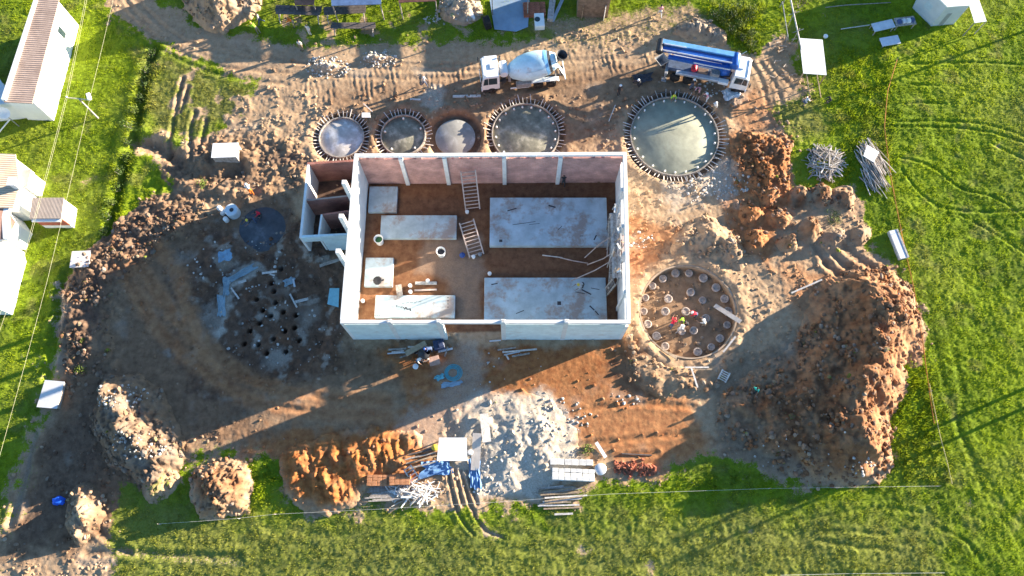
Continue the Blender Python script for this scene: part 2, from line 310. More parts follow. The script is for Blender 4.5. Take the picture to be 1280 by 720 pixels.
def soil_material():
    m = bpy.data.materials.new('soil'); m.use_nodes = True; t = m.node_tree; p = t.nodes['Principled BSDF']
    g = _n(t, 'ShaderNodeNewGeometry'); pos = g.outputs['Position']
    def N(s, d=6.0, r=0.65):
        n = _n(t, 'ShaderNodeTexNoise', Scale=s, Detail=d, Roughness=r); t.links.new(pos, n.inputs['Vector']); return n.outputs[0]
    def A(k):
        a = _n(t, 'ShaderNodeAttribute', attribute_name='w_'+k); return a.outputs['Fac']
    n1, n2, n3, n4 = N(0.35), N(1.6), N(7.0, 4.0), N(0.12, 3.0)
    tan = mixc(t, ramp(t, n2, 0.3, 0.7), (0.29,0.19,0.112), (0.50,0.36,0.225))
    tan = mixc(t, ramp(t, n1, 0.35, 0.65, 0, 0.5), tan, (0.36,0.23,0.14))
    mud = mixc(t, ramp(t, n2, 0.3, 0.7), (0.085,0.045,0.026), (0.215,0.118,0.067))
    c = mixc(t, A('mud'), tan, mud)
    red = mixc(t, ramp(t, n2, 0.3, 0.7), (0.25,0.075,0.022), (0.46,0.19,0.06))
    c = mixc(t, A('red'), c, red)
    c = mixc(t, A('dark'), c, mixc(t, ramp(t, n2, 0.3, 0.7), (0.05,0.034,0.028), (0.125,0.085,0.066)))
    pale = mixc(t, ramp(t, n3, 0.3, 0.7), (0.36,0.315,0.25), (0.60,0.54,0.45))
    c = mixc(t, A('pale'), c, pale)
    gr = mixc(t, ramp(t, n2, 0.3, 0.7), (0.075,0.115,0.010), (0.19,0.27,0.014))
    gr = mixc(t, ramp(t, n4, 0.4, 0.65, 0, 0.6), gr, (0.25,0.32,0.014))
    gr = mixc(t, A('dry'), gr, mixc(t, ramp(t, n3, 0.3, 0.7), (0.11,0.10,0.03), (0.24,0.22,0.085)))
    # the turf thins out over soil along its own broken edge
    add_ = _n(t, 'ShaderNodeMath', operation='ADD'); t.links.new(A('grass'), add_.inputs[0]); t.links.new(ramp(t, n3, 0.3, 0.7, -0.35, 0.35), add_.inputs[1])
    c = mixc(t, ramp(t, add_.outputs[0], 0.38, 0.62), c, gr)
    n5 = N(24.0, 3.0)
    c = mixc(t, 1.0, c, mixc(t, ramp(t, n5, 0.3, 0.7), (0.78,0.78,0.78), (1.2,1.2,1.2)), 'MULTIPLY')
    t.links.new(c, p.inputs['Base Color']); p.inputs['Roughness'].default_value = 0.97; p.inputs['Specular IOR Level'].default_value = 0.12
    b1 = _n(t, 'ShaderNodeBump', Strength=0.5, Distance=0.05); t.links.new(N(3.2, 8.0, 0.7), b1.inputs['Height'])
    b2 = _n(t, 'ShaderNodeBump', Strength=0.6, Distance=0.02); t.links.new(N(14.0, 4.0), b2.inputs['Height']); t.links.new(b1.outputs[0], b2.inputs['Normal'])
    t.links.new(b2.outputs[0], p.inputs['Normal']); return m
SOIL = soil_material()
def grid_faces(nx, ny):
    idx = np.arange(nx*ny).reshape(ny, nx)
    return np.stack([idx[:-1, :-1], idx[:-1, 1:], idx[1:, 1:], idx[1:, :-1]], -1).reshape(-1, 4)
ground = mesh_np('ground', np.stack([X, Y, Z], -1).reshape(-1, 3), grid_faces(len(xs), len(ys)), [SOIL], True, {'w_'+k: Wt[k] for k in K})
tagk(ground, kind='structure')

# ------------------------------------------------------------------ earth heaps
HEAPS = []
def heap(name, pts, h, w, label, cat='earth heap', group=None, amp=0.35, size=0.7, slope=1.6, ridge=None, furrow=0.0, extra=0.0, power=0.9, step=0.1, rw=3.0, blend=1.3, ew=1.2):
    P = smooth_line([*WP(pts), W2(*pts[0])], 4)[:-1]
    A = np.array(P); x0, y0 = A.min(0)-1.2; x1, y1 = A.max(0)+1.2
    gx = np.arange(x0, x1, step); gy = np.arange(y0, y1, step); x, y = np.meshgrid(gx, gy)
    d = sdf_poly(x, y, P); na = min(0.75, 0.3*d.max()); d = d + na*fbm(x*0.5, y*0.5, 71, 4)+0.27*na*fbm(x*2.4, y*2.4, 75, 2)
    dm = max(d.max(), 0.1)
    if ridge:
        rd = line_d(x, y, smooth_line(WP(ridge))); spread = rw
        prof = np.exp(-(rd/spread)**2)*np.clip(d/slope, 0, 1)**power*h + np.clip(d/slope, 0, 1)*extra
    else:
        prof = h*np.clip(np.clip(d, 0, None)/max(dm*0.95, 0.3), 0, 1)**power
    big = fbm(x*0.55, y*0.55, 81, 3); bg2 = fbm(x*0.22+4, y*0.22, 82, 2)
    edge = np.clip(d/ew, 0, 1)**0.9*np.clip(0.75+1.1*big, 0.12, 1.3)
    z = prof*np.clip(0.95+(0.30 if h > 1.5 else 0.75)*big+0.4*bg2, 0.0, 1.4) + edge*(amp*clods(x, y, size, 83)*(0.6+0.7*np.clip(big+0.5, 0, 1)) + amp*0.55*clods(x, y, size*0.45, 87) + amp*0.25*fbm(x*2.5, y*2.5, 89, 3) + amp*0.3*clods(x, y, size*0.24, 91))
    if ridge: z += np.clip(d/2.0, 0, 1)*(0.75*fbm(x*0.42, y*0.42, 231, 3) + 0.35*np.abs(fbm(x*0.9, y*0.9, 233, 3)))
    if furrow:
        an = x*0.97+y*0.22; al = y*0.97-x*0.22
        z += edge*furrow*(2.2*fbm(an*1.15, al*0.20, 93, 3) - 1.1*np.clip(fbm(an*0.9, al*0.35, 97, 2)-0.15, 0, 1))*sstep(0.2, 1.0, d)
    z = np.where(d > 0, z, -0.25-0.0*d)
    keepv = d > -0.18
    zt = samp(Z, x, y); z = zt + np.where(d > 0, z, np.clip(d*1.6, -0.3, 0))
    f = grid_faces(len(gx), len(gy)); kv = keepv.ravel(); f = f[kv[f].all(1)]
    used = np.zeros(x.size, bool); used[f.ravel()] = True; remap = np.cumsum(used)-1
    c = (A.mean(0)[0], A.mean(0)[1]); cz = hz(*c)
    co = np.stack([x-c[0], y-c[1], z-cz], -1).reshape(-1, 3)[used]
    at = {}
    nn = fbm(x*0.6, y*0.6, 95, 3)
    for k in K:
        base = w.get(k, 0.0); hb = np.clip(base + (0.45 if 0.05 < base < 0.98 else 0.0)*nn, 0, 1); q = sstep(-0.1, blend, d+0.3*nn); at['w_'+k] = (hb*q+samp(Wt[k], x, y)*(1-q)*(0 if k == 'grass' else 1)).ravel()[used]
    o = mesh_np(name, co, remap[f], [SOIL], True, at); o.location = (c[0], c[1], cz)
    tagk(o, label, cat, group); HEAPS.append((P, gx, gy, z, d, w)); return o
heap('earth_heap', [(236,-30),(330,-30),(330,2),(318,20),(300,32),(284,43),(256,38),(238,22),(230,0)], 3.0, {'pale': .15, 'mud': .45}, 'tall heap of pale brown earth beside the dirt track at the top edge', amp=.4)
heap('earth_heap', [(128,470),(166,466),(204,490),(224,530),(234,562),(222,592),(196,618),(164,600),(132,572),(116,520)], 2.6, {'dark': .45, 'mud': .5, 'pale': .08}, 'broad dark heap of coarse clods with pale lit crumbs left of the yard', amp=.42, size=.7)
heap('earth_heap', [(90,612),(108,602),(124,614),(134,640),(124,662),(104,682),(88,672),(82,640)], 1.5, {'pale': .15, 'mud': .25}, 'small sunlit sandy heap beside the blue bag', amp=.4)
heap('earth_heap', [(246,582),(284,574),(310,582),(318,610),(308,640),(276,650),(246,642),(236,612)], 1.9, {'mud': .7, 'red': .2}, 'round heap of coarse brown clods standing alone on the grass', amp=.4, size=.5)
heap('earth_heap', [(190,592),(214,578),(224,600),(210,624),(186,630),(178,612)], .9, {'dry': .8, 'grass': .5}, 'low olive mound half grown with grass behind the dark clod heap', amp=.2)
heap('earth_heap', [(345,566),(392,548),(450,537),(510,536),(530,552),(520,576),(472,604),(440,634),(402,645),(366,630),(353,600)], 0.7, {'red': .97}, 'bright orange earth heap raked into deep furrows', amp=.18, size=.35, furrow=.24, power=.5)
heap('earth_heap', [(1012,368),(1060,334),(1120,340),(1150,385),(1156,420),(1132,450),(1136,490),(1112,530),(1116,580),(1092,604),(1032,610),(985,592),(940,562),(908,545),(896,502),(930,470),(980,440),(1002,408)], 2.3,
     {'red': .38, 'mud': .85, 'dark': .14}, 'long high ridge of reddish earth along the right side of the site', amp=.28, ridge=[(1062,360),(1090,400),(1085,450),(1068,500),(1076,548)], extra=.75, slope=3.5, rw=3.4, blend=3.5, ew=2.5, size=1.0)
heap('earth_heap', [(80,345),(112,312),(150,272),(190,250),(240,246),(262,268),(204,310),(166,340),(140,392),(142,440),(120,466),(86,470),(76,420)], .30, {'pale': .05, 'mud': .9, 'dark': .35}, 'long low bank of cloddy earth along the left edge of the site', amp=.30, size=.75, power=.7, blend=2.5, ew=2.2)
heap('earth_heap', [(908,168),(945,164),(984,172),(990,205),(984,238),(950,244),(920,232),(912,200)], .5, {'red': .45, 'mud': .95}, 'uneven rust red clods heaped right of the large round tank bed', amp=.42, size=.6, power=.6)
heap('earth_heap', [(836,322),(848,290),(880,270),(912,284),(930,312),(926,338),(896,324),(866,320)], 1.1, {'mud': .25, 'pale': .1}, 'smooth crescent mound of sandy earth above the round pit', amp=.07, size=.4, ew=1.8)
heap('earth_heap', [(790,400),(798,432),(830,456),(880,460),(922,440),(930,458),(884,488),(820,496),(784,466),(780,430)], .38, {'mud': .35}, 'sunlit trampled bank of tan earth below the round pit', amp=.16, size=.5, power=.6, ew=1.6)
heap('gravel_heap', [(560,512),(602,490),(680,495),(716,530),(722,566),(702,600),(650,620),(612,614),(592,572),(566,556)], .55, {'pale': .8}, 'spread heap of pale grey gravel below the doorway', 'gravel heap', amp=.06, size=.3, ew=3.0, blend=2.5)
heap('rubble_heap', [(838,42),(850,28),(880,24),(905,38),(908,56),(880,54),(855,50)], .9, {'dark': .55, 'pale': .3}, 'grey rubble heap behind the blue boom truck', 'rubble heap', amp=.4, size=.45)
heap('rubble_heap', [(553,-12),(590,-12),(602,10),(594,26),(572,30),(552,20)], .9, {'pale': .5}, 'pale sandy rubble heap at the top edge beside the muddy apron', 'rubble heap', amp=.4, size=.5)
heap('rubble_heap', [(386,88),(392,78),(414,76),(436,82),(432,88),(410,92)], .4, {'pale': .9}, 'long low row of broken white rubble on the dirt road, the larger left one', 'rubble heap', amp=.35, size=.35)
heap('rubble_heap', [(452,72),(460,67),(484,67),(494,74),(476,79),(460,78)], .35, {'pale': .9}, 'short low row of broken white rubble on the dirt road, the smaller right one', 'rubble heap', amp=.35, size=.35)
SM = [(1000,252,20,.2,'greyish'),(1026,246,17,.25,'brown'),(1054,250,19,.1,'pale brown'),(938,268,17,.75,'rusty'),(972,272,16,.6,'rust brown'),(944,302,18,.85,'orange red'),(984,304,15,.45,'brownish'),(1012,288,17,.35,'dull brown'),(1042,300,18,.05,'grey'),(1075,294,15,.05,'ash grey'),(962,248,14,.7,'dark rusty')]
WHERE = ['left of the three under the branch pile','middle of the three under the branch pile','right of the three under the branch pile','nearest the pale stones right of the tank bed','just right of the rusty one','lowest left, above the pit mound','beside the orange red one','in the middle of the group','next to the outermost grey one','outermost right at the grass edge','just under the rust red clods']
for (px, py, r, red, c), wh in zip(SM, WHERE):
    pts = [(px+r*math.cos(a)*random.uniform(.85,1.15), py+r*.95*math.sin(a)*random.uniform(.85,1.15)) for a in np.linspace(0, 2*math.pi, 9)[:-1]]
    heap('earth_heap', pts, 1.0, {'red': red*.6, 'mud': .9, 'pale': .25 if red < .1 else 0}, f'small {c} dumped earth heap, {wh}', group='small dumped earth heaps', amp=.3, size=.45, power=1.1)
# ------------------------------------------------------------------ loose clods and stones (uncountable)
ICO = bmesh.new(); bmesh.ops.create_icosphere(ICO, subdivisions=1, radius=1.0)
ICO_V = np.array([v.co[:] for v in ICO.verts]); ICO_F = np.array([[v.index for v in f.verts] for f in ICO.faces]); ICO.free()
def scatter_lumps(name, px, py, pz, size, wts, mats, label, cat, sharp=False):
    n = len(px); V = ICO_V[None]*np.stack([size*RNG.uniform(.7, 1.3, n), size*RNG.uniform(.7, 1.3, n), size*RNG.uniform(.5, .95, n)], -1)[:, None, :]
    V = V*RNG.uniform(.78, 1.22, (n, len(ICO_V), 1)); a = RNG.uniform(0, 6.28, n); ca, sa = np.cos(a)[:, None], np.sin(a)[:, None]
    V = np.stack([V[..., 0]*ca-V[..., 1]*sa, V[..., 0]*sa+V[..., 1]*ca, V[..., 2]], -1) + np.stack([px, py, pz+size*0.25], -1)[:, None, :]
    F = (ICO_F[None]+(np.arange(n)*len(ICO_V))[:, None, None]).reshape(-1, 3)
    o = mesh_np(name, V.reshape(-1, 3), F, mats, False, {k: np.repeat(v, len(ICO_V)) for k, v in wts.items()}, tri=True)
    return tagk(o, label, cat, kind='stuff')
cx, cy, cz, cs = [], [], [], []; cw = {k: [] for k in K}
for P, gx, gy, z, d, w in HEAPS:
    j, i = np.nonzero(d > 0.05); dens = 4 if 'pale' in w and w['pale'] > .7 else (2 if w.get('red', 0) > .9 else 16); n = int(len(j)*0.01*dens)
    q = RNG.integers(0, len(j), n); j, i = j[q], i[q]; kp = RNG.random(n) < np.clip(.5+1.7*fbm(gx[i]*.45, gy[j]*.45, 211, 3), .08, 1); j, i = j[kp], i[kp]; n = len(j)
    cx.append(gx[i]); cy.append(gy[j]); cz.append(samp(Z, gx[i], gy[j])+z[j, i]); cs.append(0.04+0.22*RNG.random(n)**3.2)
    for k in K: cw[k].append(np.clip(w.get(k, 0)+RNG.normal(0, .18, n), 0, 1))
occupied = np.zeros(X.shape, bool)
for P, gx, gy, z, d, w in HEAPS:
    s = inbox(P, 0.2); occupied[s] |= sdf_poly(X[s], Y[s], P) > 0.15
# loose lumps on the open ground
n = 90000; x = RNG.uniform(-56, 56, n); y = RNG.uniform(-6, 56, n)
pr = samp(site*(1-inside)*(0.06*calm+(1-calm)*np.clip(0.4+1.2*n_mid, 0.03, 1)), x, y)*(~samp(occupied, x, y))
m = RNG.random(n) < pr*0.8; x, y = x[m], y[m]; n = len(x)
cx.append(x); cy.append(y); cz.append(samp(Z, x, y)); cs.append(0.04+0.16*RNG.random(n)**4)
for k in K: cw[k].append(np.clip(samp(Wt[k], x, y)*(0 if k == 'grass' else 1)+(RNG.normal(0, .15, n) if k in ('pale', 'mud') else 0), 0, 1))
scatter_lumps('loose_clods', np.concatenate(cx), np.concatenate(cy), np.concatenate(cz), np.concatenate(cs), {'w_'+k: np.concatenate(cw[k]) for k in K}, [SOIL], 'loose clods and crumbs of earth strewn over the dug ground', 'clods')
STONE = mat('stone', (0.62,0.59,0.54), 0.85, 0.3, 2.0)
sx, sy = [], []
for px, py, r, k in [(900,230,34,120),(865,235,30,70),(655,560,60,60),(1068,585,22,24),(800,300,18,30),(160,500,30,120),(185,560,30,90),(700,520,40,60),(640,470,60,20),(300,330,60,60),(410,84,26,160),(473,73,22,120),(560,20,20,40),(540,25,10,30),(890,110,26,40),(1000,560,60,20),(440,330,10,15),(350,420,80,60),(780,500,20,12),(620,600,40,50)]:
    for _ in range(k):
        a = random.uniform(0, 6.28); q = r*math.sqrt(random.random()); w = W(px+q*math.cos(a)*1.1, py+q*math.sin(a)*.55); sx.append(w.x); sy.append(w.y)
sx = np.array(sx); sy = np.array(sy); zz = samp(Z, sx, sy)
for P, gx, gy, z, d, w in HEAPS:
    i = np.clip(np.searchsorted(gx, sx), 0, len(gx)-1); j = np.clip(np.searchsorted(gy, sy), 0, len(gy)-1)
    inn = (sx > gx[0]) & (sx < gx[-1]) & (sy > gy[0]) & (sy < gy[-1]) & (d[j, i] > 0); zz = np.where(inn, samp(Z, sx, sy)+z[j, i], zz)
scatter_lumps('loose_stones', sx, sy, zz, 0.04+0.12*RNG.random(len(sx))**2, {}, [STONE], 'pale loose stones scattered over earth and gravel', 'stones')

# ------------------------------------------------------------------ grass (uncountable)
def grass_material():
    m = bpy.data.materials.new('grass_blade'); m.use_nodes = True; t = m.node_tree; t.nodes.clear()
    out = _n(t, 'ShaderNodeOutputMaterial'); g = _n(t, 'ShaderNodeNewGeometry'); at = _n(t, 'ShaderNodeAttribute', attribute_name='w_dry'); ar = _n(t, 'ShaderNodeAttribute', attribute_name='tone')
    def N(s):
        n = _n(t, 'ShaderNodeTexNoise', Scale=s, Detail=4.0); t.links.new(g.outputs['Position'], n.inputs['Vector']); return n.outputs[0]
    c = mixc(t, ramp(t, N(0.5), 0.3, 0.7), (0.125,0.195,0.012), (0.33,0.42,0.018))
    c = mixc(t, ramp(t, N(0.12), 0.4, 0.65, 0, 0.7), c, (0.38,0.46,0.018))
    c = mixc(t, at.outputs['Fac'], c, (0.27,0.24,0.08))
    c = mixc(t, 1.0, c, mixc(t, ar.outputs['Fac'], (0.72,0.76,0.7), (1.25,1.2,1.1)), 'MULTIPLY')
    d = _n(t, 'ShaderNodeBsdfDiffuse'); tr = _n(t, 'ShaderNodeBsdfTranslucent'); mx = _n(t, 'ShaderNodeMixShader'); mx.inputs[0].default_value = 0.4
    t.links.new(c, d.inputs[0]); t.links.new(c, tr.inputs[0]); t.links.new(d.outputs[0], mx.inputs[1]); t.links.new(tr.outputs[0], mx.inputs[2]); t.links.new(mx.outputs[0], out.inputs[0]); return m
GRASS = grass_material()
tall = np.zeros(X.shape)
for pts, a in (([(1085,470),(1160,430),(1190,600),(1110,600)], .8), ([(1040,60),(1110,60),(1120,220),(1045,230)], .6), ([(885,12),(950,8),(950,70),(915,62)], 1.6), ([(300,575),(350,580),(365,640),(310,640)], .6), ([(185,60),(200,90),(165,190),(150,280),(125,300),(140,230),(165,130)], 1.1), ([(740,610),(900,585),(1110,610),(900,620)], .4), ([(720,555),(745,550),(745,575),(725,575)], .8)):
    tall = np.maximum(tall, poly_mask(pts, 1.0, 1.2)*a)
def grass_field(n, hmin, hmax, wd, seed):
    rg = np.random.default_rng(seed)
    x = rg.uniform(-57, 57, n); y = rg.uniform(-6, 57, n)
    gq = np.clip(samp(Wt['grass'], x, y), 0, 1); clump = fbm(x*0.9, y*0.9, 131, 3); ok = (rg.random(n) < gq**1.3*np.clip(0.75+1.1*clump, 0.15, 1)) & ~samp(occupied, x, y) & (np.abs(x) < 46+y*0.30)
    x, y = x[ok], y[ok]; n = len(x); clump = clump[ok]; tl = samp(tall, x, y)
    h = rg.uniform(hmin, hmax, n)*(0.8+0.9*np.clip(clump+0.2, 0, 1))*(1+1.6*tl); w = wd*rg.uniform(.6, 1.4, n)*(1+0.5*tl)
    a = rg.uniform(0, 6.28, n); l = h*rg.uniform(.1, .8, n); la = rg.uniform(0, 6.28, n); z = samp(Z, x, y)-0.02
    b1 = np.stack([x-w*np.cos(a), y-w*np.sin(a), z], -1); b2 = np.stack([x+w*np.cos(a), y+w*np.sin(a), z], -1); tp = np.stack([x+l*np.cos(la), y+l*np.sin(la), z+h], -1)
    dry = np.clip(samp(Wt['dry'], x, y)+rg.normal(0, .12, n), 0, 1); tone = rg.random(n)
    return np.stack([b1, b2, tp], 1).reshape(-1, 3), np.repeat(dry, 3), np.repeat(tone, 3)
gv, gd, gt = grass_field(950000, 0.05, 0.17, 0.034, 5)
go = mesh_np('grass', gv, np.arange(len(gv)).reshape(-1, 3), [GRASS], False, {'w_dry': gd, 'tone': gt}, tri=True)
tagk(go, 'bright green grass covering the fields around the building site', 'grass', kind='stuff')

# ------------------------------------------------------------------ mesh builder
class MB:
    def __init__(s, M=None): s.v = []; s.f = []; s.M = M or Matrix()
    def add(s, vs, fs):
        o = len(s.v); s.v += [s.M @ Vector(q) for q in vs]; s.f += [tuple(i+o for i in f) for f in fs]; return s
    def box(s, c, d, rz=0, ry=0, rx=0):
        m = Matrix.Translation(c) @ Matrix.Rotation(rz, 4, 'Z') @ Matrix.Rotation(ry, 4, 'Y') @ Matrix.Rotation(rx, 4, 'X')
        x, y, z = d[0]/2, d[1]/2, d[2]/2
        vs = [m @ Vector(q) for q in ((-x,-y,-z),(x,-y,-z),(x,y,-z),(-x,y,-z),(-x,-y,z),(x,-y,z),(x,y,z),(-x,y,z))]
        return s.add(vs, [(0,3,2,1),(4,5,6,7),(0,1,5,4),(1,2,6,5),(2,3,7,6),(3,0,4,7)])
    def hexa(s, b, t):                 # bottom loop, top loop (ccw)
        n = len(b); vs = list(b)+list(t)
        return s.add(vs, [tuple(range(n))[::-1], tuple(range(n, 2*n))]+[(i, (i+1) % n, n+(i+1) % n, n+i) for i in range(n)])
    def prism(s, pts, z0, z1): return s.hexa([(p[0], p[1], z0) for p in pts], [(p[0], p[1], z1) for p in pts])
    def side(s, prof, y0, y1):         # profile in x,z extruded along y
        n = len(prof); return s.add([(p[0], y0, p[1]) for p in prof]+[(p[0], y1, p[1]) for p in prof], [tuple(range(n)), tuple(range(n, 2*n))[::-1]]+[(i, n+i, n+(i+1) % n, (i+1) % n) for i in range(n)])
    def beam(s, p, q, w, h=None):      # square bar from p to q
        p = Vector(p); q = Vector(q); h = h or w; d = q-p; m = Matrix.Translation((p+q)/2) @ d.to_track_quat('X', 'Z').to_matrix().to_4x4()
        x, y, z = d.length/2, w/2, h/2
        return s.add([m @ Vector(c) for c in ((-x,-y,-z),(x,-y,-z),(x,y,-z),(-x,y,-z),(-x,-y,z),(x,-y,z),(x,y,z),(-x,y,z))], [(0,3,2,1),(4,5,6,7),(0,1,5,4),(1,2,6,5),(2,3,7,6),(3,0,4,7)])
    def tube(s, p, q, r, r2=None, n=10):
        return s.lathe([(r, 0), (r2 if r2 is not None else r, (Vector(q)-Vector(p)).length)], p, Vector(q)-Vector(p), n)
    def path(s, pts, r, n=6):
        for a, b in zip(pts[:-1], pts[1:]): s.tube(a, b, r, r, n)
        return s
    def lathe(s, prof, c, axis=(0,0,1), n=24, cap=True):
        m = Matrix.Translation(c) @ Vector(axis).to_track_quat('Z', 'Y').to_matrix().to_4x4(); vs = []; fs = []
        for r, z in prof:
            for k in range(n): a = 2*math.pi*k/n; vs.append(m @ Vector((r*math.cos(a), r*math.sin(a), z)))
        for i in range(len(prof)-1):
            for k in range(n): a = i*n+k; b = i*n+(k+1) % n; fs.append((a, b, b+n, a+n))
        if cap: fs += [tuple(range(n))[::-1], tuple(range((len(prof)-1)*n, len(prof)*n))]
        return s.add(vs, fs)
    def arc(s, c, r0, r1, z0, z1, n=48, a0=0, a1=2*math.pi):
        full = abs(a1-a0-2*math.pi) < 1e-6; k = n if full else n+1; vs = []
        for i in range(k):
            a = a0+(a1-a0)*i/n
            for r, z in ((r0, z0), (r1, z0), (r1, z1), (r0, z1)): vs.append((c[0]+r*math.cos(a), c[1]+r*math.sin(a), c[2]+z))
        fs = []
        for i in range(n):
            j = (i+1) % k
            for q in range(4): fs.append((i*4+q, i*4+(q+1) % 4, j*4+(q+1) % 4, j*4+q))
        if not full: fs += [(0,3,2,1), tuple((k-1)*4+q for q in range(4))]
        return s.add(vs, fs)
    def build(s, name, m, parent=None, smooth=False, bevel=0.0, seg=1):
        me = bpy.data.meshes.new(name); me.from_pydata([tuple(v) for v in s.v], [], s.f)
        b = bmesh.new(); b.from_mesh(me); bmesh.ops.recalc_face_normals(b, faces=b.faces[:])
        if bevel: bmesh.ops.bevel(b, geom=b.edges[:], offset=bevel, segments=seg, affect='EDGES', clamp_overlap=True)
        b.to_mesh(me); b.free()
        for p in me.polygons: p.use_smooth = smooth
        if smooth and hasattr(me, 'set_sharp_from_angle'): me.set_sharp_from_angle(angle=R(40))
        for mm in (m if isinstance(m, (list, tuple)) else [m]): me.materials.append(mm)
        o = bpy.data.objects.new(name, me); COL.objects.link(o)
        if parent: o.parent = parent
        return o
def thing(name, label, cat, loc=(0,0,0), rz=0, group=None):
    o = bpy.data.objects.new(name, None); COL.objects.link(o); o.location = loc; o.rotation_euler = (0, 0, rz); o.empty_display_size = .2
    return tagk(o, label, cat, group)
def kids(o): return [c for c in bpy.data.objects if c.parent == o]
def dup(o, loc=None, rot=None, label=None, group=None, scale=None, parent=None):
    c = o.copy(); COL.objects.link(c)
    if parent: c.parent = parent
    if loc is not None: c.location = loc
    if rot is not None: c.rotation_euler = rot
    if scale is not None: c.scale = scale
    if label: c['label'] = label
    if group: c['group'] = group
    for ch in kids(o): dup(ch, parent=c)
    return c
# shared finishes
WHITE = mat('white_plaster', (0.80,0.79,0.76), 0.85, 0.07, 1.5, 0.01, stain=((0.55,0.48,0.40), 0.60, 0.8, 0.5))
SHADEW = mat('shade_tinted_white_plaster', (0.66,0.78,0.79), 0.85, 0.10, 1.2, 0.012, stain=((0.52,0.50,0.46), 0.58, 0.7, 0.55))  # white plaster with the aqua of skylit shade put into its colour
CONC = mat('concrete', (0.58,0.57,0.55), 0.8, 0.14, 0.9, 0.008, stain=((0.42,0.36,0.30), 0.57, 1.1, 0.55))
BEAMC = mat('pale_concrete', (0.70,0.70,0.68), 0.8, 0.10, 2.0, 0.006)
SLAB = mat('plinth_concrete', (0.46,0.56,0.61), 0.75, 0.18, 0.7, 0.01, bscale=6.0, stain=((0.33,0.24,0.19), 0.51, 0.5, 0.8))  # blue of skylit shade is mixed into the concrete colour
WET = mat('wet_concrete', (0.33,0.335,0.245), 0.6, 0.22, 0.5, 0.02, bscale=2.5, spec=0.4, stain=((0.25,0.25,0.19), 0.52, 0.7, 0.7))
WOOD = mat('raw_timber', (0.46,0.34,0.22), 0.85, 0.35, 4.0)
GWOOD = mat('weathered_timber', (0.42,0.37,0.32), 0.9, 0.35, 4.0)
PWOOD = mat('bleached_timber', (0.66,0.61,0.55), 0.85, 0.25, 4.0)
DWOOD = mat('dark_timber', (0.13,0.11,0.10), 0.85, 0.3, 4.0)
STEEL = mat('rebar_steel', (0.30,0.24,0.20), 0.6, 0.3, 6.0, metal=0.3)
GALV = mat('galvanised_sheet', (0.66,0.68,0.70), 0.4, 0.12, 1.5, metal=0.3, stain=((0.45,0.40,0.36), 0.62, 1.3, 0.5))
WSHEET = mat('white_sheet', (0.82,0.82,0.80), 0.55, 0.06, 2.0, stain=((0.6,0.55,0.48), 0.63, 1.2, 0.35))
WPAINT = mat('white_vehicle_paint', (0.80,0.81,0.80), 0.35, 0.06, 2.5, coat=0.3, stain=((0.52,0.44,0.35), 0.60, 1.6, 0.45))
BLUE = mat('blue_paint', (0.02,0.11,0.42), 0.35, 0.2, 3.0, coat=0.3)
LBLUE = mat('light_blue_paint', (0.16,0.40,0.68), 0.4, 0.15, 3.0, coat=0.2)
GLASS = mat('dark_glass', (0.03,0.05,0.06), 0.08, 0.1, 2.0, spec=0.6)
RUB = mat('rubber', (0.025,0.024,0.023), 0.85, 0.3, 5.0, stain=((0.2,0.15,0.1), 0.55, 3.0, 0.5))
DSTEEL = mat('dark_steel', (0.07,0.07,0.075), 0.55, 0.3, 5.0, metal=0.4)
GSTEEL = mat('grey_steel', (0.36,0.36,0.36), 0.5, 0.25, 5.0, metal=0.3)
CHROME = mat('silver_pipe', (0.72,0.73,0.75), 0.35, 0.1, 3.0, metal=0.5)
BRICKR = mat('red_brick', (0.44,0.15,0.085), 0.9, 0.35, 5.0)
ORB = mat('orange_brick', (0.55,0.25,0.12), 0.9, 0.3, 5.0)
PBLOCK = mat('pale_block', (0.66,0.66,0.63), 0.85, 0.15, 4.0)
TURQ = mat('turquoise_pipe', (0.10,0.42,0.50), 0.45, 0.15, 4.0)
YEL = mat('yellow_plastic', (0.70,0.52,0.06), 0.5, 0.1, 3.0)
def brick_mat(name, a, b, mortar, sc=1.0):
    m = bpy.data.materials.new(name); m.use_nodes = True; t = m.node_tree; p = t.nodes['Principled BSDF']
    tc = _n(t, 'ShaderNodeTexCoord'); sx = _n(t, 'ShaderNodeSeparateXYZ'); cb = _n(t, 'ShaderNodeCombineXYZ'); ad = _n(t, 'ShaderNodeMath', operation='ADD')
    t.links.new(tc.outputs['Object'], sx.inputs[0]); t.links.new(sx.outputs[0], ad.inputs[0]); t.links.new(sx.outputs[1], ad.inputs[1]); t.links.new(ad.outputs[0], cb.inputs[0]); t.links.new(sx.outputs[2], cb.inputs[1])
    bk = _n(t, 'ShaderNodeTexBrick', Scale=sc); bk.inputs['Color1'].default_value = (*a, 1); bk.inputs['Color2'].default_value = (*b, 1); bk.inputs['Mortar'].default_value = (*mortar, 1)
    bk.inputs['Mortar Size'].default_value = 0.012; bk.inputs['Brick Width'].default_value = 0.3; bk.inputs['Row Height'].default_value = 0.15; t.links.new(cb.outputs[0], bk.inputs['Vector'])
    nz = _n(t, 'ShaderNodeTexNoise', Scale=0.8, Detail=6.0); t.links.new(tc.outputs['Object'], nz.inputs['Vector'])
    c = mixc(t, 1.0, bk.outputs[0], mixc(t, ramp(t, nz.outputs[0], 0.3, 0.7), (0.62,0.62,0.64), (1.2,1.18,1.15)), 'MULTIPLY')
    t.links.new(c, p.inputs['Base Color']); p.inputs['Roughness'].default_value = 0.9; p.inputs['Specular IOR Level'].default_value = 0.2; return m
PINK = brick_mat('pink_brickwork', (0.60,0.32,0.28), (0.50,0.25,0.21), (0.56,0.44,0.40))
DBRICK = brick_mat('red_brickwork', (0.46,0.20,0.15), (0.38,0.15,0.11), (0.42,0.32,0.27))
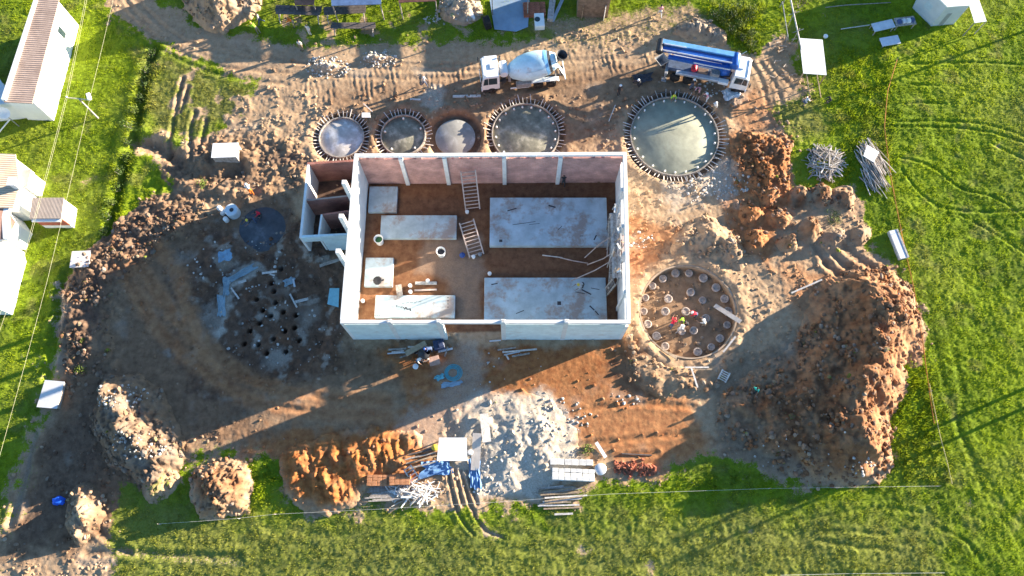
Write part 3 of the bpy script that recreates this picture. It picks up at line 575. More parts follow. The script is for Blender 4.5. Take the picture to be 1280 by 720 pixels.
ROOFT = None
def ribbed(name, a, b, period, axis=0, rough=0.8):
    m = bpy.data.materials.new(name); m.use_nodes = True; t = m.node_tree; p = t.nodes['Principled BSDF']
    tc = _n(t, 'ShaderNodeTexCoord'); wv = _n(t, 'ShaderNodeTexWave', Scale=1.0/period*0.5, Distortion=0.6, Detail=2.0); wv.bands_direction = 'XYZ'[axis]
    t.links.new(tc.outputs['Object'], wv.inputs['Vector']); nz = _n(t, 'ShaderNodeTexNoise', Scale=0.9, Detail=7.0, Roughness=0.7); t.links.new(tc.outputs['Object'], nz.inputs['Vector'])
    c = mixc(t, ramp(t, nz.outputs[0], 0.3, 0.7), a, b); c = mixc(t, 1.0, c, mixc(t, wv.outputs[0], (0.75,0.75,0.75), (1.1,1.1,1.1)), 'MULTIPLY')
    t.links.new(c, p.inputs['Base Color']); p.inputs['Roughness'].default_value = rough
    bp = _n(t, 'ShaderNodeBump', Strength=0.7, Distance=0.05); t.links.new(wv.outputs[0], bp.inputs['Height']); t.links.new(bp.outputs[0], p.inputs['Normal']); return m
TILE = ribbed('brown_tile', (0.23,0.165,0.135), (0.38,0.29,0.245), 0.36, 1)
CREAM = ribbed('cream_tile', (0.50,0.38,0.26), (0.62,0.50,0.37), 0.34, 1)
GREYR = ribbed('grey_brown_sheet_roof', (0.27,0.22,0.19), (0.36,0.30,0.26), 0.2, 0)

# ------------------------------------------------------------------ the unfinished building
HB = 5.8; TW = 0.28
NW, NE, SE, SW = W(443,192,HB), W(783,190,HB), W(788,404,HB), W(425,404,HB)
bc = (NW+NE+SE+SW)/4; bc.z = 0
bld = thing('unfinished_building', 'large roofless building shell of white walls with pink brick inside and bare concrete beams', 'building', bc)
T0 = Matrix.Translation(-bc)
def L(a, b, t): return a+(b-a)*t
def wallseg(a, b, z0, z1, th=TW, off=0.0, mb=None):
    """wall between two plan points; off shifts it to the left of a->b"""
    mb = mb or MB(T0); d = Vector((b.x-a.x, b.y-a.y, 0)); n = Vector((-d.y, d.x, 0)).normalized()
    p = [a+n*off, b+n*off, b+n*(off+th), a+n*(off+th)]
    return mb.prism([(q.x, q.y) for q in p], z0, z1)
def ipol(c, dirs): return c
ex = (NE-NW).normalized(); ey = (NW-SW).normalized()
# north wall: brick up to 5.05, open strip, concrete beam on top
nin = Vector((ex.y, -ex.x, 0))          # pointing south (inside)
n0, n1 = NW+ex*TW, NE-ex*TW
wallseg(n0, n1, -0.6, 5.15, TW, -TW).build('wall', PINK, bld)['label'] = 'pink brick wall at the back'
k = int((n1-n0).length/0.84)
for i in range(k):
    if random.random() < .6:
        a = L(n0, n1, (i+.1)/k); b = L(n0, n1, (i+random.uniform(.5,.85))/k); wallseg(a, b, 5.153, 5.153+random.choice((.15, .15, .3)), TW*.8, -TW*.9).build('loose_course', PINK, bld)
wallseg(NW+ex*.0, NE, 5.52, HB, TW+.04, -TW-.02).build('ring_beam', BEAMC, bld, bevel=.012)
for px in (500, 555, 630, 701):
    t = (px-443)/(783-443); c = L(NW, NE, t); a = c-ex*.19; b = c+ex*.19
    wallseg(a, b, -0.5, 5.517, TW+.2, -TW-.17).build('column', BEAMC, bld, bevel=.015)
# south wall in two stretches with the doorway between
sdx = (SE-SW).normalized()
S1a, S1b = SW+sdx*TW, L(SW, SE, (553-425)/363.0); S2a, S2b = L(SW, SE, (627-425)/363.0), SE-sdx*TW
for a, b, lab in ((S1a, S1b, 'white wall left of the doorway'), (S2a, S2b, 'white wall right of the doorway')):
    wallseg(a, b, -0.6, 5.32, TW, 0).build('wall', SHADEW, bld)['label'] = lab
wallseg(SW, SE, 5.5, HB, TW+.04, -.02).build('ring_beam', BEAMC, bld, bevel=.012)
for px, lo in ((427, 0), (487, 0), (548, 0), (629, 0), (708, 0), (786, 0)):
    c = L(SW, SE, (px-425)/363.0)
    if px in (427, 786): continue
    wallseg(c-sdx*.2, c+sdx*.2, -0.5, 5.497, TW+.09, -.03).build('column', BEAMC, bld, bevel=.015)
    wallseg(c-sdx*.17, c+sdx*.17, HB+.002, HB+.22, .3, 0.0).build('column_stub', BEAMC, bld, bevel=.015)
    mb = MB(T0)
    for q in (-.1, .1):
        for w_ in (.07, .22):
            p = c+sdx*q+Vector((-sdx.y, sdx.x, 0))*w_; p.z = HB+.2; mb.tube(p, p+Vector((random.uniform(-.15,.15), random.uniform(-.25,.1), random.uniform(.4,.75))), .014, n=5)
    mb.build('starter_bar', STEEL, bld)
# west wall, white and sunlit inside, east wall lower with columns
wallseg(SW, NW, -0.6, 5.5, TW, -TW).build('wall', WHITE, bld)['label'] = 'white sunlit wall on the left'
wallseg(SW+ey*.3, NW-ey*.3, 5.503, HB, TW+.06, -TW-.03).build('ring_beam', BEAMC, bld, bevel=.012)
for t in (.36, .56, .76):
    c = L(SW, NW, t); wallseg(c-ey*.2, c+ey*.2, -.4, 7.9, .4, .004).build('column', WHITE, bld, bevel=.02)
eyE = (NE-SE).normalized()
Et = lambda t: L(SE, NE, t)
for t0, t1 in ((.0, .18), (.18, .40), (.40, .56), (.56, .78), (.78, 1.0)):
    wallseg(Et(t0+(.012 if t0 else 0)), Et(t1-(.012 if t1 < 1 else 0)), -0.6, 3.75 if t0 > .1 else 4.6, TW, 0).build('wall', WHITE if t0 != .40 else PINK, bld)
wallseg(SE+eyE*.3, NE-eyE*.3, 5.4, HB, TW+.06, -.03).build('ring_beam', BEAMC, bld, bevel=.012)
for t in (.18, .40, .56, .78):
    c = Et(t); wallseg(c-eyE*.19, c+eyE*.19, -.5, 5.397, TW+.2, .003 if t > .5 else -.05).build('column', BEAMC, bld, bevel=.015)
# annex on the left
HA = 3.7
aNW, aSW = W(384,203,HA), W(374,297,HA)
bN = W(443,197,HA); bN = Vector((L(SW, NW, .97).x, aNW.y+.25, HA)); bS = Vector((L(SW, NW, .50).x, aSW.y+.0, HA))
wy = lambda c, t: L(SW, NW, (c.y-SW.y)/(NW.y-SW.y))
bN = wy(aNW+Vector((0,.35,0)), 0); bS = wy(aSW+Vector((0,.25,0)), 0)
wl = Vector((-.005,0,0))
wallseg(bN+wl, aNW, -.5, HA, .22, 0).build('annex_wall', DBRICK, bld)
wallseg(aNW, aSW, -.5, HA-.004, .22, 0).build('annex_wall', WHITE, bld)
aS = aSW+Vector((.22,0,0))
dl = L(aS, bS+wl, .06); dr = L(aS, bS+wl, .36)
wallseg(dr, bS+wl, -.5, HA, .22, 0).build('annex_wall', SHADEW, bld)
wallseg(aS, dr, 2.6, HA-.002, .22, 0).build('annex_lintel', SHADEW, bld)
for (p1, p2), m in ((((381,250),(444,243)), DBRICK), (((402,268),(441,262)), DBRICK), (((402,268),(398,296)), WHITE)):
    a = W(*p1, HA-.15); b = W(*p2, HA-.15)
    if p2[0] > 430: b = wy(b, 0)+wl
    wallseg(a, b, -.5, HA-.15-random.uniform(0,.1), .16, -.08).build('annex_partition', m, bld)
fl = MB(T0); fl.prism([(q.x, q.y) for q in (aSW+Vector((.3,.3,0)), bS+Vector((-.1,.3,0)), bN+Vector((-.1,-.3,0)), aNW+Vector((.3,-.3,0)))], -.3, .13)
fl.build('annex_floor', mat('annex_floor_dark', (0.13,0.08,0.06), .9, .3, 2.0), bld)
MK = mat('dark_mark', (0.06,0.06,0.07), .9, .2)
# plinths
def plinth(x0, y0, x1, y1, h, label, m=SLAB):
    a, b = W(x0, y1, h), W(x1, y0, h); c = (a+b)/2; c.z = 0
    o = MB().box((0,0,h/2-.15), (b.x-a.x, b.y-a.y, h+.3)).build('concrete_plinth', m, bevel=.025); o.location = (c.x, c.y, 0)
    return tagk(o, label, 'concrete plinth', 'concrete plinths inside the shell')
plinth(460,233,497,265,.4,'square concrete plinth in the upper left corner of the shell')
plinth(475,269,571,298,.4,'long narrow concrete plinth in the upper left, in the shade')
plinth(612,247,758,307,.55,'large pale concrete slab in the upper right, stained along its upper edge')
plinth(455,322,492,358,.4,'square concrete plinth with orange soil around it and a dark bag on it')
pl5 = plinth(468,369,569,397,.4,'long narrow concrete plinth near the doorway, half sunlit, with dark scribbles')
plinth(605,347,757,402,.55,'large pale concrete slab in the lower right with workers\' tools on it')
def marks(lst, z, name='slab_mark'):
    pass
# scuffs, scraps and drag marks on the two large slabs
for pl_, lst in ((bpy.data.objects['concrete_plinth.002'], [(655,279,2.2,.05,.15),(668,280,1.0,.04,.1),(700,285,.5,.06,.8),(744,297,.55,.12,1.1),(727,295,.3,.06,0),(640,262,.9,.1,.3),(690,258,.7,.14,-.3),(626,301,.3,.25,0)]), (bpy.data.objects['concrete_plinth.005'], [(733,365,1.0,.12,-.5),(725,366,.9,.06,-.2),(740,385,.6,.12,-.8),(746,391,.5,.10,-.9),(699,379,.35,.35,0),(744,361,.8,.06,-.2),(650,390,.8,.07,.4),(618,355,.6,.10,.2)])):
    mb = MB(); h_ = .555
    for px, py, l, wd, rz in lst: w = W(px, py, .55); mb.box((w.x-pl_.location.x, w.y-pl_.location.y, h_), (l, wd, .012), rz)
    mb.build('scuff', MK, pl_)
# scribbles and scuffs lying on the long plinth
pm_ = MB(); cpl = pl5.location
for i in range(9):
    w = W(496+i*2.1, 383+i*.45+random.uniform(-.8,.8), .4); pm_.box((w.x-cpl.x, w.y-cpl.y, .404), (random.uniform(.05,.13), random.uniform(.05,.26), .006), random.uniform(-.8,.8))
for i in range(5):
    w = W(504+i*5.2, 379-i*.5, .4); pm_.box((w.x-cpl.x, w.y-cpl.y, .404), (.3, .04, .006), .2)
for i in range(4): w = W(560, 372+i*4, .4); pm_.box((w.x-cpl.x, w.y-cpl.y, .404), (.09,.09,.006), .3)
for i in range(3): w = W(470+i*2.5, 394, .4); pm_.box((w.x-cpl.x, w.y-cpl.y, .404), (.18,.07,.006), .2)
pm_.build('scribble', MK, pl5)
# ------------------------------------------------------------------ tank beds
BAR0 = MB().beam((0,0,.02), (.80,0,.20), .065, .05).build('starter_bar', PWOOD)
BLK0 = MB().lathe([(.085,0),(.10,.03),(.09,.2),(.05,.24)], (0,0,0), n=10).build('spacer_block', WSHEET, smooth=True)
used_proto = {}
def tank(px, py, r, nb, ns, m, label, a_from=0, a_to=360, white=False, bar=.62, zoff=0.0):
    c = W(px, py, 0); rr = r*MPP(px, py); zt = -.10+zoff; root = thing('tank_base', label, 'tank base', (c.x, c.y, 0), 0, 'round tank bases')
    MB().lathe([(rr,-.55),(rr,zt-.02),(rr-.03,zt),(0.01,zt+.01)], (0,0,0), n=72).build('slab', m, root, smooth=True)
    if nb:
        MB().arc((0,0,0), rr+.004, rr+.10, -.5, zt+.24, 72).build('formwork_ring', GWOOD, root)
        for i in range(nb):
            if random.random() < .06: continue
            a = R(a_from+(a_to-a_from)*i/nb)+random.uniform(-.02,.02)
            dup(BAR0, ((rr+.104)*math.cos(a), (rr+.104)*math.sin(a), zt+.06), (random.uniform(-.2,.2), random.uniform(-.22,.16), a+random.uniform(-.22,.22)), parent=root, scale=(bar/.62*random.uniform(.6,1.25),random.uniform(.6,1.2),1))
        MB().arc((0,0,0), rr+bar*.98, rr+bar*.98+.05, zt+.16, zt+.21, 72, R(20), R(150)).build('hoop', STEEL, root)
    elif white: MB().arc((0,0,0), rr-.25, rr+.004, -.4, zt+.05, 64).build('kerb', m, root, smooth=True)
    for i in range(ns):
        a = 2*math.pi*(i+.3)/ns+random.uniform(-.05,.05); dup(BLK0, ((rr-.28)*math.cos(a), (rr-.28)*math.sin(a), zt), (0,0,a), parent=root)
    return root
PALEC = mat('dry_pale_concrete', (0.54,0.52,0.49), .7, .25, .8, .01, stain=((0.72,0.71,0.70), .5, .8, .8))
GRNC = mat('damp_greenish_concrete', (0.25,0.245,0.185), .5, .35, .9, .02, bscale=3.0, spec=.4, stain=((0.40,0.38,0.31), .52, .9, .75))
DMPC = mat('damp_grey_concrete', (0.30,0.295,0.27), .4, .2, .6, .004, spec=.4, stain=((0.48,0.48,0.46), .55, .8, .7))
tank(427,172,27,44,0,PALEC,'round tank bed with pale dry concrete and a starter bar ring, leftmost in the row')
tank(504,169,27,42,5,GRNC,'small round tank bed of damp greenish concrete with bar ring, second from the left')
tank(569,171,25,0,0,DMPC,'small round tank bed of damp grey concrete without any starter bars')
tank(657,167,41,62,20,GRNC,'middle sized round tank bed of greenish concrete with white spacers, behind the pink wall')
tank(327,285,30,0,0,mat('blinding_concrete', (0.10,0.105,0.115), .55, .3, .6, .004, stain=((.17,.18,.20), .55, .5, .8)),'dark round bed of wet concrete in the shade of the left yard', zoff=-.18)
tank(843,170,54,84,22,WET,'largest round tank bed, wet pale green concrete with many starter bars, by the boom truck')
e0 = W(843,170)
# shaded round blinding slab in the left yard
# round pit: lining kerb and pile heads
root = thing('pit_lining', 'pale kerb ring lining the round pit of pile heads', 'pit lining', (PIT_C.x, PIT_C.y, 0))
MB().arc((0,0,0), PIT_R-.12, PIT_R+.02, -1.2, .10, 80).build('kerb', mat('earthy_concrete', (0.38,0.29,0.21), .9, .25, 1.5, .01), root)
PH = thing('pile_head', 'round concrete pile head standing on the floor of the round pit', 'pile head', (0,0,0), 0, 'pile heads in the round pit')
PMAT = mat('pile_concrete', (0.50,0.42,0.36), .9, .3, 3.0, .01)
MB().lathe([(.38,-.3),(.38,.22),(.29,.24),(.27,.16),(.02,.15)], (0,0,0), n=16).build('shaft', PMAT, PH, smooth=True)
mb = MB()
for i in range(5): a = i*1.256; mb.tube((.2*math.cos(a), .2*math.sin(a), .1), (.2*math.cos(a)+.03, .2*math.sin(a), .42), .014, n=4)
mb.build('dowel', STEEL, PH)
PHS = [(830,346),(846,339),(863,339),(881,345),(897,357),(908,371),(912,387),(911,404),(902,421),(891,432),(874,438),(833,431),(822,418),(811,403),(806,387),(808,370),(817,355),(837,371),(865,363),(880,373),(833,387),(859,387),(869,411),(854,412),(884,396)]
for i, (px, py) in enumerate(PHS):
    w = G(px, py); o = PH if i == 0 else dup(PH)
    o.location = (w.x, w.y, w.z+.02); o.rotation_euler = (random.uniform(-.05,.05), random.uniform(-.05,.05), random.uniform(0,6)); s = random.uniform(.85,1.12); o.scale = (s, s, random.uniform(.8,1.2))
# ------------------------------------------------------------------ vehicles (local: x forward, y left, z up)
def wheel(parent, x, y, r=.5, w=.32, dual=False):
    s = 1 if y > 0 else -1
    wd = MB().lathe([(r*.62,-w/2),(r*.93,-w/2),(r,-w/2+.05),(r,w/2-.05),(r*.93,w/2),(r*.62,w/2)], (0,0,0), (0,1,0), 26).build('wheel', RUB, parent, smooth=True)
    wd.location = (x, y, r)
    MB().lathe([(.02,-w*.2*s),(r*.25,-w*.2*s),(r*.3,w*.1*s),(r*.5,w*.12*s),(r*.61,w*.42*s)] if s > 0 else [(r*.61,w*.42*s),(r*.5,w*.12*s),(r*.3,w*.1*s),(r*.25,-w*.2*s),(.02,-w*.2*s)], (0,0,0), (0,1,0), 20).build('rim', GSTEEL, wd, smooth=True)
def cab(root, x0, x1, wid, zb, zt, glass=GLASS):
    """forward-control truck cab between x0 (rear) and x1 (front)"""
    h = wid/2
    prof = [(x0,zb),(x1,zb),(x1+.03,zb+.9),(x1-.10,zt-.32),(x1-.42,zt),(x0+.02,zt)]
    c = MB().side(prof, -h, h).build('cab', WPAINT, root, bevel=.05, seg=2)
    ws = MB(); ws.add([(x1+.045,-h*.9,zb+1.0),(x1+.045,h*.9,zb+1.0),(x1-.085,h*.86,zt-.34),(x1-.085,-h*.86,zt-.34),(x1+.015,-h*.9,zb+1.0),(x1+.015,h*.9,zb+1.0),(x1-.115,h*.86,zt-.34),(x1-.115,-h*.86,zt-.34)],
        [(0,1,2,3),(7,6,5,4),(0,4,5,1),(1,5,6,2),(2,6,7,3),(3,7,4,0)]); ws.build('windscreen', glass, c)
    for s in (-1, 1):
        MB().side([(x1-.62,zb+.9),(x1-.12,zb+.85),(x1-.26,zt-.30),(x1-.62,zt-.24)], s*(h-.01), s*(h+.012)).build('side_window', glass, c)
        MB().side([(x0+.25,zb+.9),(x1-.66,zb+.9),(x1-.66,zt-.24),(x0+.25,zt-.24)], s*(h-.01), s*(h+.012)).build('side_window', glass, c)
        m = MB().box((x1+.12, s*(h+.22), zt-.75), (.10,.24,.48)).tube((x1-.05,s*(h-.02),zt-.45),(x1+.12,s*(h+.22),zt-.5),.018,n=6).build('mirror', DSTEEL, c, bevel=.01)
        MB().box((x1+.035, s*(h-.32), zb+.25), (.05,.34,.18)).build('headlight', mat('lamp_glass', (.75,.75,.72), .15, .05), c, bevel=.015)
        MB().box((x1-.5, s*(h+.0), zb-.18), (.9,.10,.30)).build('step', DSTEEL, c)
    MB().box((x1+.02, 0, zb-.12), (.14,wid,.30)).build('bumper', WPAINT, c, bevel=.03)
    MB().box((x1+.045, 0, zb+.48), (.03,wid*.62,.34)).build('grille', DSTEEL, c)
    MB().box((x0+.55, 0, zt+.05), (.55,.6,.07)).build('roof_hatch', WPAINT, c, bevel=.02)
    MB().box((x1-.28, 0, zt+.02), (.12,wid*.8,.12)).build('sun_visor', WPAINT, c, bevel=.02)
    return c
def truck_frame(root, x0, x1, z=.85):
    mb = MB()
    for s in (-.42, .42): mb.box(((x0+x1)/2, s, z), (x1-x0, .1, .26))
    for i in range(6): mb.box((x0+.3+i*(x1-x0-.6)/5, 0, z), (.1, .74, .16))
    mb.build('chassis', DSTEEL, root)
def place_truck(root, front, rear):
    a, b = W(*rear), W(*front); c = (a+b)/2; root.location = (c.x, c.y, hz(c.x, c.y)-.02); root.rotation_euler = (0, 0, math.atan2(b.y-a.y, b.x-a.x)); return (b-a).length
mx = thing('concrete_mixer_truck', 'white concrete mixer truck with a pale blue drum parked on the dirt road', 'mixer truck')
LN = place_truck(mx, (603,105), (706,94)); H2 = 4.3
truck_frame(mx, -4.0, 4.0)
cab(mx, 2.55, 4.3, 2.45, .75, 2.95)
for x in (3.35,): [wheel(mx, x, s*1.07) for s in (-1, 1)]
for x in (-1.35, -2.65):
    for s in (-1, 1): wheel(mx, x, s*1.02, .5, .5)
dm = MB().lathe([(.55,-2.75),(.80,-2.5),(1.25,-1.5),(1.36,-.6),(1.36,.25),(1.18,1.15),(.74,2.05),(.70,2.09)], (-1.15,0,2.35), (-1,0,.24), 40).build('drum', mat('drum_paint', (.58,.80,.86), .5, .12, 1.2, coat=.2, stain=((.44,.38,.32), .56, 1.1, .6)), mx, smooth=True)
MB().lathe([(1.21,1.04),(1.225,1.04),(1.13,1.3),(1.11,1.3)], (-1.15,0,2.35), (-1,0,.24), 40, cap=False).build('band', LBLUE, dm, smooth=True)
MB().lathe([(1.08,1.38),(1.095,1.38),(.98,1.62),(.965,1.62)], (-1.15,0,2.35), (-1,0,.24), 40, cap=False).build('band', DSTEEL, dm, smooth=True)
lt = MB(); ax = Vector((-1,0,.24)).normalized()
for i in range(15):
    if i in (7,): continue
    p = Vector((-1.15,0,2.35))+ax*(-.95+i*.115); th = R(58); rad = 1.364
    q = p+Vector((0, math.sin(th)*rad, 0))+Vector((.23,0,1)).normalized()*math.cos(th)*rad
    lt.box(q, (.085, .012, random.uniform(.14,.22)), 0, 0, -R(32))
lt.build('lettering', mat('faded_print', (.30,.36,.40), .6, .2), dm)
MB().lathe([(.30,-.02),(.34,0),(.52,.62),(.56,.64),(.50,.60),(.28,0)], (-3.55,0,3.05), (-.25,0,1), 24).build('hopper', DSTEEL, mx, smooth=True)
ch = MB(); ch.add([(-3.15,.25,2.5),(-3.15,-.25,2.5),(-4.0,.9-.2,1.5),(-4.0,.9+.3,1.5),(-3.1,.3,2.62),(-3.1,-.3,2.62),(-3.95,.65,1.66),(-3.95,1.26,1.66)], [(0,1,2,3),(0,4,5,1),(1,5,6,2),(3,2,6,7),(0,3,7,4),(4,7,6,5)]); ch.build('chute', WPAINT, mx, bevel=.02)
fr = MB()
for s in (-1, 1): fr.beam((-3.1,s*.7,1.0),(-3.0,s*.55,2.9),.1); fr.beam((-3.0,s*.55,2.9),(-3.4,s*.2,3.1),.08)
fr.beam((-3.0,-.6,2.6),(-3.0,.6,2.6),.1); fr.box((1.5,0,1.3),(.25,1.2,1.0)); fr.build('drum_stand', GSTEEL, mx)
MB().lathe([(.02,-.75),(.38,-.72),(.44,-.6),(.44,.6),(.38,.72),(.02,.75)], (2.05,0,2.3), (0,1,0), 24).build('water_tank', WPAINT, mx, smooth=True)
for s in (-1, 1):
    MB().side([(-3.4,1.05),(-3.25,1.2),(-.75,1.2),(-.6,1.05),(-.66,1.02),(-.8,1.14),(-3.2,1.14),(-3.34,1.02)], s*.75, s*1.25).build('mudguard', WPAINT, mx)
    MB().box((.15,s*1.02,.82),(1.5,.45,.62)).build('side_box', GSTEEL, mx, bevel=.03)
    MB().box((.55,s*1.2,.55),(1.9,.07,.22)).build('side_rail', WPAINT, mx, bevel=.015)
ld = MB()
for s in (0,.35): ld.beam((-3.6+s*.2,.75-s,1.1),(-3.3+s*.2,.75-s,3.2),.04)
for i in range(7): ld.beam((-3.58+i*.045,.75,1.25+i*.3),(-3.5+i*.045,.4,1.25+i*.3),.03)
ld.build('ladder', GSTEEL, mx)
MB().box((-4.05,0,1.0),(.12,2.2,.14)).build('rear_bar', WPAINT, mx)
MB().box((-4.1,.75,.85),(.1,.4,.3)).build('tail_light', YEL, mx); MB().box((-4.1,-.75,.85),(.1,.4,.3)).build('tail_light', YEL, mx)
mb = MB().tube((2.3,-.9,1.4),(2.3,-.9,3.1),.08); mb.build('exhaust', DSTEEL, mx)
mb = MB()
for i in range(4): mb.box((2.3-i*.12,.75,1.3+.1*i),(.1,.5,.5))
mb.build('engine_box', DSTEEL, mx)

bp = thing('concrete_pump_truck', 'truck with a folded blue concrete pumping boom and a white cab', 'boom truck')
LN2 = place_truck(bp, (931,106), (824,85))
truck_frame(bp, -4.2, 4.1)
cab(bp, 2.7, 4.35, 2.45, .75, 2.85)
for x in (3.5, -1.4, -2.7):
    for s in (-1, 1): wheel(bp, x, s*1.04, .5, .34 if x > 0 else .5)
def boom_seg(x0, x1, y, z, w, h, m, w2=None, h2=None):
    w2 = w2 or w*.8; h2 = h2 or h*.75; mb = MB()
    mb.hexa([(x0,y-w/2,z-h/2),(x1,y-w2/2,z-h2/2),(x1,y+w2/2,z-h2/2),(x0,y+w/2,z-h/2)], [(x0,y-w/2,z+h/2),(x1,y-w2/2,z+h2/2),(x1,y+w2/2,z+h2/2),(x0,y+w/2,z+h/2)])
    return mb.build('boom_section', m, bp, bevel=.03)
boom_seg(2.55, -4.9, .72, 3.25, .56, .62, LBLUE, .5, .45)
boom_seg(2.45, -4.9, .05, 3.15, .50, .55, BLUE, .42, .4)
boom_seg(2.1, -3.9, -.50, 2.85, .44, .46, BLUE, .36, .34)
boom_seg(-4.6, 1.2, .40, 2.55, .32, .34, BLUE, .26, .26)
MB().lathe([(.42,-.5),(.46,-.45),(.46,.9),(.40,.95)], (2.5,.05,3.15), (0,1,0), 20).build('boom_joint', BLUE, bp, smooth=True)
MB().lathe([(.30,-.5),(.36,-.45),(.36,.95),(.30,1.0)], (-4.9,.05,3.15), (0,1,0), 18).build('boom_joint', DSTEEL, bp, smooth=True)
pp = MB(); pp.path([(2.2,-.26,3.48),(-1.0,-.26,3.44),(-4.6,-.24,3.38)], .065, 8); pp.path([(2.2,-.78,3.1),(.0,-.78,3.06),(-1.4,-.74,3.05)], .065, 8); pp.path([(-4.6,.42,3.5),(-2.4,.42,3.55)], .06, 8); pp.build('delivery_pipe', CHROME, bp, smooth=True)
MB().lathe([(.55,0),(.6,.05),(.6,.9),(.45,1.2),(.35,1.9)], (1.9,0,1.15), n=24).build('turret', BLUE, bp, smooth=True)
bd = MB().box((-.9,0,1.25),(5.6,1.5,.5)).build('deck', mat('grey_blue_deck',(.10,.14,.22),.6,.25), bp, bevel=.03)
MB().box((-.6,-.95,1.28),(4.3,.42,.36)).build('outrigger_beam', CHROME, bp, bevel=.04)
MB().box((2.0,-1.0,1.25),(1.0,.5,.42)).build('outrigger_beam', WPAINT, bp, bevel=.04)
MB().box((-.9,1.0,1.2),(4.8,.4,.4)).build('outrigger_beam', CHROME, bp, bevel=.04)
for x, y in ((-3.7,-1.25),(-3.7,1.25)):
    mb = MB().box((x,y*.6,1.2),(.3,1.3,.3)).tube((x,y,1.3),(x,y,.1),.09).box((x,y,.06),(.5,.5,.1)); mb.build('stabiliser_leg', GSTEEL, bp, bevel=.01)
MB().lathe([(.25,-.02),(.3,0),(.75,.7),(.78,.72),(.72,.7),(.26,.03)], (-4.35,0,.8), n=4).build('hopper', GSTEEL, bp)
MB().lathe([(.05,-.3),(.27,-.28),(.3,-.2),(.3,.2),(.27,.28),(.05,.3)], (-1.1,-.45,1.75), (0,1,0), 16).build('water_tank', mat('red_paint', (.45,.03,.05), .4, .15), bp, smooth=True)
MB().box((1.0,-.55,1.72),(.9,.55,.5)).build('control_box', GSTEEL, bp, bevel=.03)
MB().box((-.2,-.5,1.62),(1.0,.5,.3)).build('tool_box', mat('brown_paint', (.22,.15,.11), .6, .2), bp, bevel=.03)
hs_ = MB().path([(2.5,-.4,2.3),(2.4,-.8,2.0),(2.0,-.7,1.7),(1.6,-.8,1.6)], .07, 8).build('hose', RUB, bp, smooth=True)
MB().beam((2.65,.95,2.9),(3.4,1.35,3.5),.05).build('aerial', PWOOD, bp)

